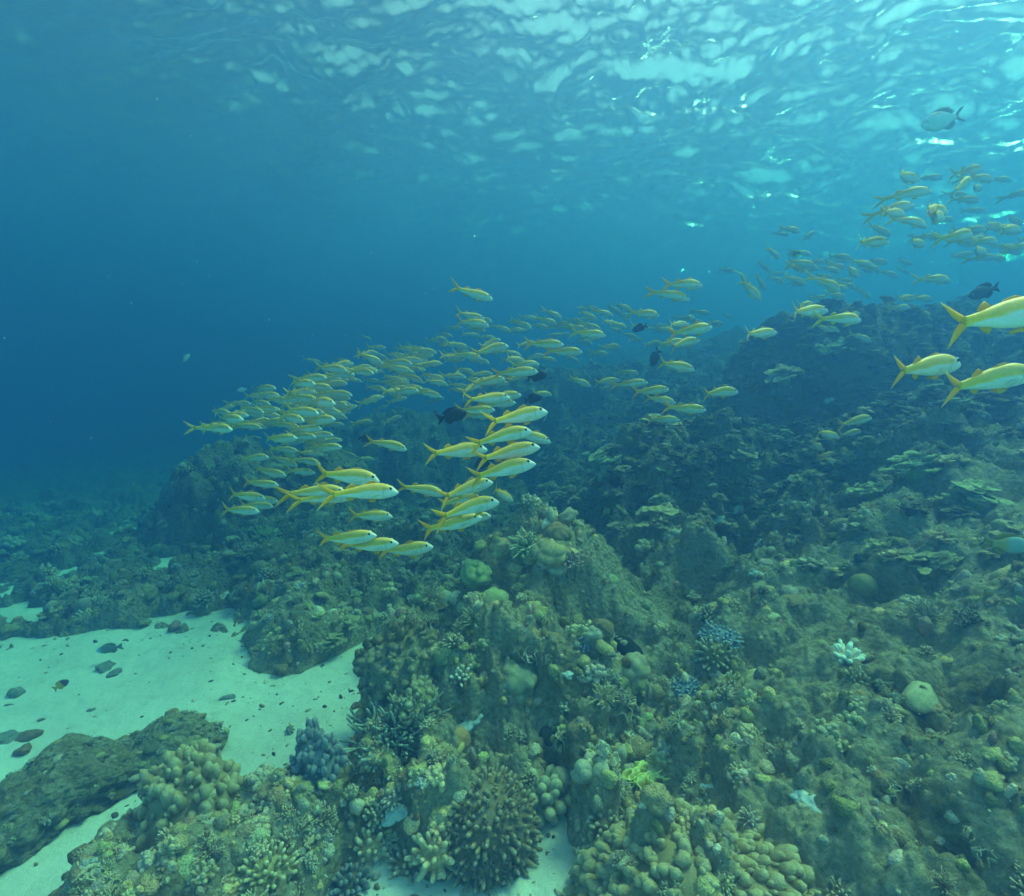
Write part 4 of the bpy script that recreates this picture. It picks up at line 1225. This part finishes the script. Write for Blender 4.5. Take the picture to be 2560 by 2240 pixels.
MIDLIST = [
    ("faint goatfish high in the middle, tail of the first cluster", 1172, 819, 1210, 830, 15), ("orange tailed goatfish just below the stacked pair", 1154, 836, 1200, 838, 12),
    ("goatfish half hidden at the shoulder of the dark eyed one", 1190, 842, 1240, 846, 12), ("goatfish trailing left of the dark eyed one", 1110, 858, 1172, 869, 8), ("goatfish under the trailing one, nose down", 1133, 882, 1206, 897, 10),
    ("goatfish left of the small nose up one in the centre", 1252, 900, 1307, 900, 8), ("small nose up goatfish in the centre above the arched one", 1307, 900, 1360, 886, 10),
    ("goatfish nose down at the right tip of the cluster", 1366, 772, 1405, 798, 25), ("goatfish nose down further right of the cluster tip", 1444, 778, 1494, 800, 18),
    ("leftmost goatfish of the middle upper row", 1272, 804, 1316, 813, 14), ("second goatfish of the middle upper row", 1295, 791, 1345, 798, 12), ("third goatfish of the middle upper row, pale belly", 1324, 808, 1373, 822, 12),
    ("fourth goatfish of the middle upper row", 1340, 794, 1393, 811, 12), ("yellow tailed goatfish at the end of the middle upper row", 1386, 812, 1440, 818, 10), ("bright orange striped goatfish right of the middle upper row", 1434, 832, 1514, 838, 8),
    ("goatfish lying over the orange striped one", 1448, 804, 1505, 828, 12), ("dull goatfish left of the stacked cluster's gap", 1232, 812, 1278, 830, 18), ("dull brownish goatfish facing the middle upper row", 1278, 830, 1322, 824, 15),
    ("first pale goatfish of the high arc", 1482, 772, 1532, 790, 15), ("second pale goatfish of the high arc", 1512, 762, 1552, 784, 15), ("third pale goatfish of the high arc", 1532, 758, 1580, 776, 15), ("orange tailed goatfish ending the high arc", 1578, 780, 1648, 788, 10),
    ("goatfish under the middle upper row, tail down", 1494, 869, 1552, 866, 10), ("small goatfish below it at the same spot", 1473, 880, 1522, 887, 12), ("goatfish sinking nose down below the level pair", 1422, 888, 1450, 908, 30),
    ("goatfish over the dark hazy knoll, blunt and dim", 1550, 930, 1598, 934, 15), ("goatfish at the far left of the row above the knoll", 1418, 942, 1478, 966, 12), ("goatfish tucked beneath the row above the knoll", 1498, 974, 1540, 962, 12),
    ("goatfish over the striped backed one, tail left", 1660, 816, 1722, 810, 10), ("goatfish behind the sunny yellow tailed one", 1642, 862, 1716, 853, 10), ("dim goatfish just above right of the striped backed one", 1768, 806, 1806, 808, 18),
    ("first dim goatfish above the striped backed one", 1684, 790, 1722, 800, 15), ("second dim goatfish above the striped backed one", 1728, 778, 1775, 784, 12),
    ("pale goatfish diving steeply at the upper right gap", 1848, 696, 1903, 750, 25), ("goatfish behind the steep diver", 1846, 672, 1868, 708, 30), ("goatfish level above the steep diver", 1792, 672, 1834, 678, 12), ("dim goatfish diving right of the steep diver", 1888, 684, 1914, 725, 30),
    ("brown goatfish right of the dim diver", 1920, 690, 1962, 708, 15), ("goatfish with forked tail pointing up right", 1970, 686, 2014, 712, 18), ("white tailed goatfish diving to the right", 2046, 688, 2100, 728, 20), ("orange goatfish level below the white tailed diver", 2028, 744, 2066, 744, 10),
    ("dull goatfish lying over the long lone one", 1988, 764, 2034, 762, 15), ("goatfish following the long lone one", 2056, 794, 2152, 800, 8), ("goatfish tucked behind the follower's back", 2115, 786, 2150, 784, 15), ("goatfish low behind the follower", 2030, 812, 2083, 828, 12), ("goatfish beside the low one behind the follower", 2062, 812, 2100, 830, 15),
    ("goatfish diving towards the right bank's brow", 2128, 832, 2180, 855, 15), ("goatfish in the blue gap above the huge pair", 2228, 746, 2292, 746, 8), ("goatfish nose to tail with the one in the blue gap", 2284, 744, 2328, 747, 12), ("orange tailed goatfish below the one in the blue gap", 2222, 774, 2276, 767, 10),
    ("topmost goatfish of the upper right group, dim", 2214, 440, 2298, 449, 8), ("bright pale goatfish second in the upper right group", 2218, 486, 2330, 477, 6), ("pale backed goatfish third in the upper right group", 2184, 528, 2286, 512, 8), ("goatfish overlapped by the pale backed third one", 2200, 528, 2262, 536, 10),
    ("cream goatfish level at the right of the third one", 2280, 528, 2370, 529, 6), ("goatfish nose down under the third one", 2236, 536, 2318, 567, 10), ("goatfish nose down left of the long pale one", 2166, 560, 2229, 588, 12), ("long pale goatfish lowest of the upper right group", 2122, 608, 2224, 604, 8),
    ("goatfish right of the long pale one", 2250, 602, 2314, 613, 8), ("goatfish leading the top right corner cluster", 2384, 434, 2456, 420, 8), ("brownish goatfish in the top right corner cluster", 2420, 438, 2482, 450, 10), ("goatfish at the right of the corner cluster", 2478, 446, 2528, 452, 10),
    ("goatfish under the corner cluster, nose down", 2376, 496, 2450, 502, 8), ("goatfish slanting behind the corner cluster", 2380, 482, 2428, 446, 15), ("goatfish cut off by the right edge under the corner cluster", 2512, 490, 2584, 478, 8), ("orange goatfish near the right edge", 2500, 542, 2558, 560, 10), ("second orange goatfish cut off by the right edge", 2538, 602, 2600, 590, 8),
    ("small lone goatfish nose down in blue water", 1912, 616, 1950, 646, 20), ("goatfish below the small green striped fish", 1966, 652, 2040, 665, 8), ("tiny goatfish pointing up above the green striped fish", 2004, 602, 2038, 579, 20),
    ("yellow goatfish diving in the hazy right cluster", 2096, 666, 2148, 690, 15), ("brown goatfish at the top of the hazy right cluster", 2072, 658, 2116, 672, 15), ("pale goatfish at the right of the hazy right cluster", 2130, 648, 2186, 668, 15), ("spotted dull goatfish alone in the blue gap", 2300, 692, 2376, 702, 10),
    ("goatfish with yellow back at the left school's lower front", 670, 1120, 744, 1127, 10), ("goatfish nose down under it in the left school", 672, 1138, 744, 1165, 10), ("goatfish at the right of the left school's lower front", 738, 1130, 808, 1136, 10), ("goatfish right below it in the left school", 726, 1140, 802, 1160, 10),
    ("goatfish at the left tip of the lower left school", 600, 1148, 672, 1142, 10), ("orange backed goatfish with a split tail in the left school", 648, 1104, 744, 1094, 8), ("striped teal goatfish in the left school's middle", 678, 1056, 750, 1070, 8), ("pale goatfish behind the left trio", 712, 1176, 788, 1182, 10),
    ("dim goatfish level over the dark middle gap", 876, 1056, 932, 1054, 10), ("dim goatfish pointing up over the dark middle gap", 954, 1058, 1004, 1040, 12), ("dim goatfish nose down behind the bright bluish one", 845, 1126, 892, 1143, 15), ("dim goatfish level behind the bright bluish one", 888, 1145, 937, 1149, 15),
    ("goatfish nose down at the head of the hazy middle school", 992, 864, 1046, 883, 10), ("goatfish with orange back leaving the hazy middle school", 1052, 936, 1112, 948, 8), ("goatfish under the orange backed one", 1058, 950, 1120, 962, 10), ("goatfish bending down beside a small pale one", 1038, 976, 1104, 992, 8), ("small pale goatfish pointing up in the middle gap", 1074, 1010, 1111, 993, 15),
    ("orange goatfish dim in the hazy middle school", 984, 920, 1030, 912, 12), ("orange goatfish tail first in the middle gap", 1128, 942, 1156, 926, 35), ("goatfish with tail lit at the left of the hazy middle school", 887, 880, 958, 910, 12), ("ghostly goatfish above the hazy middle school", 897, 836, 930, 852, 12), ("goatfish over the left of the dark eyed cluster", 1062, 852, 1116, 847, 10),
    ("dim goatfish slanting up under the hazy middle school", 890, 1012, 960, 990, 10), ("second dim goatfish slanting up beside it", 964, 1008, 1018, 993, 10), ("ghostly goatfish slanting up lowest in the middle gap", 936, 1028, 970, 1014, 12),
]
for lb, tx, ty, nx, ny, psi in MIDLIST:
    goatfish(lb, tx, ty, nx, ny, psi + rnd.uniform(-14, 14), rnd.uniform(0.24, 0.28), False, MID)
def hazy(label, n, poly_x, y_of, ln, ang, group):
    for i in range(n):
        x = rnd.uniform(*poly_x)
        y0, y1 = y_of(x)
        y = rnd.uniform(y0, y1)
        l = rnd.uniform(*ln) * 1.12
        a = R(rnd.gauss(ang, 7))
        goatfish(label, x - l / 2 * math.cos(a), y - l / 2 * math.sin(a), x + l / 2 * math.cos(a), y + l / 2 * math.sin(a), rnd.uniform(-22, 34), rnd.uniform(0.24, 0.28), False, group)
hazy("hazy goatfish packed in the tall left column of the school", 52, (725, 865), lambda x: (905 + max(0, 800 - x) * 1.1, 1075), (52, 76), 2, "goatfish in the tall left column")
hazy("hazy goatfish in the long left wing of the school", 17, (535, 690), lambda x: (1045 - (x - 535) * 0.25, 1068), (50, 72), 2, "goatfish in the left wing")
hazy("hazy goatfish at the tip of the left wing", 3, (515, 560), lambda x: (1062, 1086), (60, 70), 0, "goatfish at the left wing tip")
hazy("hazy goatfish under the tall left column", 12, (700, 830), lambda x: (1075, 1125), (58, 78), 4, "goatfish under the left column")
hazy("ghostly goatfish fading behind the left wing", 7, (640, 740), lambda x: (965, 1010), (46, 60), 0, "ghostly goatfish behind the left wing")
hazy("hazy goatfish in the pale band between the left column and the centre", 34, (890, 1065), lambda x: (872, 985), (44, 66), 5, "goatfish in the pale middle band")
hazy("hazy goatfish behind the central cluster", 13, (1120, 1360), lambda x: (880, 985), (46, 62), 4, "goatfish behind the central cluster")
hazy("hazy goatfish beyond the middle upper row", 14, (1380, 1800), lambda x: (800, 870), (34, 48), 5, "goatfish beyond the middle row")
hazy("hazy goatfish in the thick patch near the right edge", 14, (2370, 2560), lambda x: (565, 645), (48, 66), 0, "goatfish in the right edge patch")
hazy("hazy goatfish in the loose cloud over the right bank", 14, (1960, 2230), lambda x: (640, 740), (38, 54), 14, "goatfish in the cloud over the right bank")

# fish too far off to tell one from another: one mass
def far_mass(areas):
    Vs, Fs, Cs, off = [], [], [], 0
    cache = {}
    for (x0, x1, y0, y1, n, l0, l1, ang) in areas:
        for i in range(n):
            x, y, l = rnd.uniform(x0, x1), rnd.uniform(y0, y1), rnd.uniform(l0, l1)
            a = R(rnd.gauss(ang, 9))
            t_, n_ = (x - l / 2 * math.cos(a), y - l / 2 * math.sin(a)), (x + l / 2 * math.cos(a), y + l / 2 * math.sin(a))
            L = clear_of_ground(t_, n_, rnd.uniform(0.24, 0.28), 8)
            c, M3, D = fish_matrix(t_, n_, L, rnd.uniform(-25, 35))
            v = rnd.randrange(len(GOAT))
            if v not in cache:
                q = GOAT[v]['far']
                co = np.zeros(len(q.vertices) * 3); q.vertices.foreach_get("co", co)
                fi = np.zeros(len(q.polygons) * 3, np.int32); q.polygons.foreach_get("vertices", fi)
                cc = np.zeros(len(q.vertices) * 4); q.color_attributes["paint"].data.foreach_get("color", cc)
                cache[v] = (co.reshape(-1, 3), fi.reshape(-1, 3), cc.reshape(-1, 4)[:, :3])
            V, F, C = cache[v]
            Vs.append((V * L * np.array([1, 1.15, 1.15])) @ np.array(M3).T + np.array(c)); Fs.append(F + off); Cs.append(C); off += len(V)
    o = link("distant_goatfish", mk("distant_goatfish", np.concatenate(Vs), np.concatenate(Fs), np.concatenate(Cs), M_FISH))
    return tag(o, "hazy mass of goatfish at the far back of the school", None, None, "stuff")
far_mass([(1400, 1820, 770, 860, 24, 32, 46, 6), (1930, 2280, 620, 760, 14, 38, 54, 14), (2320, 2570, 420, 660, 12, 46, 66, 4), (1900, 2150, 560, 680, 4, 34, 48, 15),
          (735, 870, 900, 1060, 24, 48, 64, 3), (540, 700, 1000, 1070, 10, 46, 60, 2), (880, 1080, 860, 990, 20, 42, 58, 6), (1100, 1380, 790, 960, 16, 42, 58, 6)])
# ---- other fish: deep bodied shapes built the same way
def deep_profile(depth, peak=0.36, ped=0.06):
    s = np.linspace(0, .80, 17)
    h = np.where(s < peak, np.sin(np.clip(s / peak, 0, 1) * math.pi / 2) ** 0.75, np.cos(np.clip((s - peak) / (.80 - peak), 0, 1) * math.pi / 2) ** 0.9)
    h = np.maximum(h * depth / 2, np.where(s > .5, ped, 0.004))
    return (list(s), list(h * 1.03)), (list(s), list(-h * 0.97))
def other_fish(name, label, cat, tail, nose, L, psi, depth, body_c, fin_c, edge_c=None, fork=0.5, paint=None, peak=0.36):
    top, bot = deep_profile(depth, peak)
    wid = ([0, .05, .15, .3, .5, .7, .80], [.004, .03, .058, .068, .055, .022, .010])
    pf = paint or (lambda s, z: np.tile(np.array(body_c), (len(s), 1)))
    V, F, C = body_mesh(top, bot, wid, pf, 34, 20, .80)
    o = link(name, mk(name, V, F, C, M_FISH))
    ts = depth * 0.42
    nt_ = -.36 - (1 - fork) * 0.12
    a = strip([(-.285, .055), (-.36, ts * 0.6), (-.43, ts * 0.9), (-.50, ts)], [(-.285, 0), (nt_ * .93, .002), (nt_, ts * .3 * fork), (-.485, ts * 0.75)])
    b = strip([(-.285, 0), (nt_ * .93, -.002), (nt_, -ts * .3 * fork), (-.485, -ts * .75)], [(-.285, -.055), (-.36, -ts * 0.6), (-.43, -ts * 0.9), (-.50, -ts)])
    ec = edge_c or fin_c
    link("tail_fin", mk("tail", *join([const_paint(*a, ec), const_paint(*b, ec)]), M_FIN), None, o)
    zt, zb = lambda s: float(np.interp(s, *top)), lambda s: float(np.interp(s, *bot))
    d = strip([(.24, zt(.26) - .01), (.10, zt(.40) - .01), (-.08, zt(.58) - .01), (-.22, zt(.72) - .01)], [(.22, zt(.26) + .02), (.07, zt(.40) + .055), (-.14, zt(.58) + .10), (-.28, zt(.72) + .06)])
    link("dorsal_fin", mk("dorsal", *const_paint(*d, ec), M_FIN), None, o)
    e = strip([(.02, zb(.48) + .01), (-.06, zb(.56) + .01), (-.14, zb(.64) + .01), (-.22, zb(.72) + .01)], [(.0, zb(.48) - .02), (-.11, zb(.56) - .085), (-.2, zb(.64) - .08), (-.28, zb(.72) - .05)])
    link("anal_fin", mk("anal", *const_paint(*e, ec), M_FIN), None, o)
    for sgn in (1, -1):
        V, F = ball(.020, (.385, sgn * .045, zt(.10) * 0.35), (1, .5, 1))
        ey = link("eye", mk("eye", V, F, np.ones((len(V), 3)), M_EYE), None, o)
        V, F = ball(.013, (.385, sgn * .0535, zt(.10) * 0.35), (1, .45, 1))
        link("pupil", mk("pupil", V, F, np.ones((len(V), 3)), M_PUPIL), None, ey)
    L = clear_of_ground(tail, nose, L, psi)
    c, M3, D = fish_matrix(tail, nose, L, psi)
    M4 = M3.to_4x4()
    M4.translation = c
    o.matrix_world = M4 @ Matrix.Diagonal((L, L, L, 1))
    return tag(o, label, cat)
DK, DK2 = (0.022, 0.018, 0.016), (0.03, 0.026, 0.022)
DG = "dark reef fish among the goatfish"
for lb, t_, n_, L, psi, dp in (
    ("dark brown fish behind the forked tails at the left of the central column", (1092, 1049), (1168, 1030), 0.19, 10, 0.42),
    ("dark oval fish touching the arched goatfish", (1316, 945), (1369, 935), 0.16, 10, 0.46),
    ("dark fish peeping above the barbelled goatfish", (1310, 1001), (1356, 992), 0.15, 15, 0.42),
    ("small dark fish nose down in open blue water", (1619, 812), (1580, 827), 0.14, 10, 0.42),
    ("dark upright fish behind the pale tailed goatfish", (1648, 872), (1628, 915), 0.19, 35, 0.62),
    ("black oval fish low in front of the middle knoll", (1560, 1215), (1515, 1194), 0.15, 10, 0.50),
    ("black fish hidden behind the vivid yellow tailed goatfish", (1232, 1145), (1186, 1168), 0.15, 10, 0.48),
    ("dark fish behind the tail of the bright bluish goatfish", (895, 1094), (935, 1100), 0.13, 15, 0.40),
    ("dark grey fish with long tail heading left above the huge pair", (2500, 716), (2420, 742), 0.26, -5, 0.34)):
    o = other_fish("dark_fish", lb, "fish", t_, n_, L, psi, dp, DK, DK2, fork=0.4)
    o["group"] = DG
def silver_paint(s, z):
    c = np.tile(np.array((0.80, 0.84, 0.78)), (len(s), 1))
    k = sstep(.13, .20, z)[:, None] * 0.8
    return c * (1 - k) + np.array((0.10, 0.10, 0.10))[None] * k
other_fish("silver_fish", "pale silver fish with black edged fins alone at upper right", "fish", (2412, 284), (2303, 316), 0.30, 0, 0.40, None, (0.75, 0.78, 0.74), (0.42, 0.44, 0.42), 0.9, silver_paint)
def stripe_paint(s, z):
    c = np.tile(np.array((0.55, 0.65, 0.35)), (len(s), 1))
    k = (np.sin(z * 130) > 0.1)[:, None]
    return np.where(k, np.array((0.04, 0.05, 0.05))[None], c)
other_fish("striped_fish", "small green fish with dark stripes above a goatfish", "fish", (1972, 638), (2004, 632), 0.11, 5, 0.42, None, (0.5, 0.6, 0.3), (0.3, 0.4, 0.2), 0.5, stripe_paint)
def two_paint(s, z):
    k = sstep(.35, .45, s)[:, None]
    return np.array((0.16, 0.07, 0.10))[None] * (1 - k) + np.array((0.85, 0.48, 0.03))[None] * k
other_fish("butterflyfish", "small yellow fish with purple head low over the left sand", "fish", (133, 1724), (172, 1700), 0.10, 10, 0.50, None, (0.9, 0.5, 0.03), (0.9, 0.5, 0.03), 0.2, two_paint)
def blue_paint(s, z):
    k = (1 - sstep(.10, .28, s))[:, None]
    return np.array((0.24, 0.25, 0.22))[None] * (1 - k) + np.array((0.25, 0.62, 0.80))[None] * k
other_fish("parrotfish", "grey fish with bright blue face resting at the sand's far edge", "fish", (308, 1615), (240, 1628), 0.24, -10, 0.36, None, (0.3, 0.3, 0.25), (0.3, 0.3, 0.25), 0.2, blue_paint)
def wrasse_paint(s, z):
    k = sstep(.45, .6, s)[:, None]
    return np.array((0.32, 0.40, 0.36))[None] * (1 - k) + np.array((0.48, 0.33, 0.08))[None] * k
other_fish("wrasse", "blue green fish with orange tail low at the right edge", "fish", (2455, 1355), (2580, 1368), 0.22, 5, 0.32, None, (0.45, 0.32, 0.08), (0.4, 0.3, 0.08), 0.2, wrasse_paint)
other_fish("pale_fish", "tiny white fish glinting above the hazy left school", "fish", (618, 972), (592, 977), 0.12, 0, 0.36, (0.85, 0.87, 0.85), (0.8, 0.8, 0.78))
other_fish("pale_fish", "tiny white fish in open blue water left of the school", "fish", (458, 905), (474, 885), 0.10, 10, 0.36, (0.85, 0.87, 0.85), (0.8, 0.8, 0.78))
other_fish("pale_fish", "small bluish white fish inside the tall left column", "fish", (838, 1002), (860, 1022), 0.12, 10, 0.36, (0.75, 0.85, 0.9), (0.7, 0.8, 0.85))
print("goatfish", FISH_N[0])



# ------------------------------------------------------------------ the water itself
m = NT("sea_water")
pv = m.n("ShaderNodeVolumePrincipled")
pv.inputs["Color"].default_value = (*WATER_SCAT, 1)
pv.inputs["Absorption Color"].default_value = (*[a * a for a in WATER_ABS], 1)
pv.inputs["Density"].default_value = WATER_D
pv.inputs["Anisotropy"].default_value = WATER_G
m.l(pv.outputs[0], m.out.inputs["Volume"])
bm = bmesh.new()
bmesh.ops.create_cube(bm, size=1.0)
me = bpy.data.meshes.new("haze")
for v in bm.verts:
    v.co = Vector((v.co.x * 220, v.co.y * 220, -9.0 if v.co.z < 0 else SURF_Z + 0.7))
bm.to_mesh(me)
bm.free()
hz = link("haze", me, m.m)
tag(hz, "blue green sea water fading far things", None, None, "stuff")
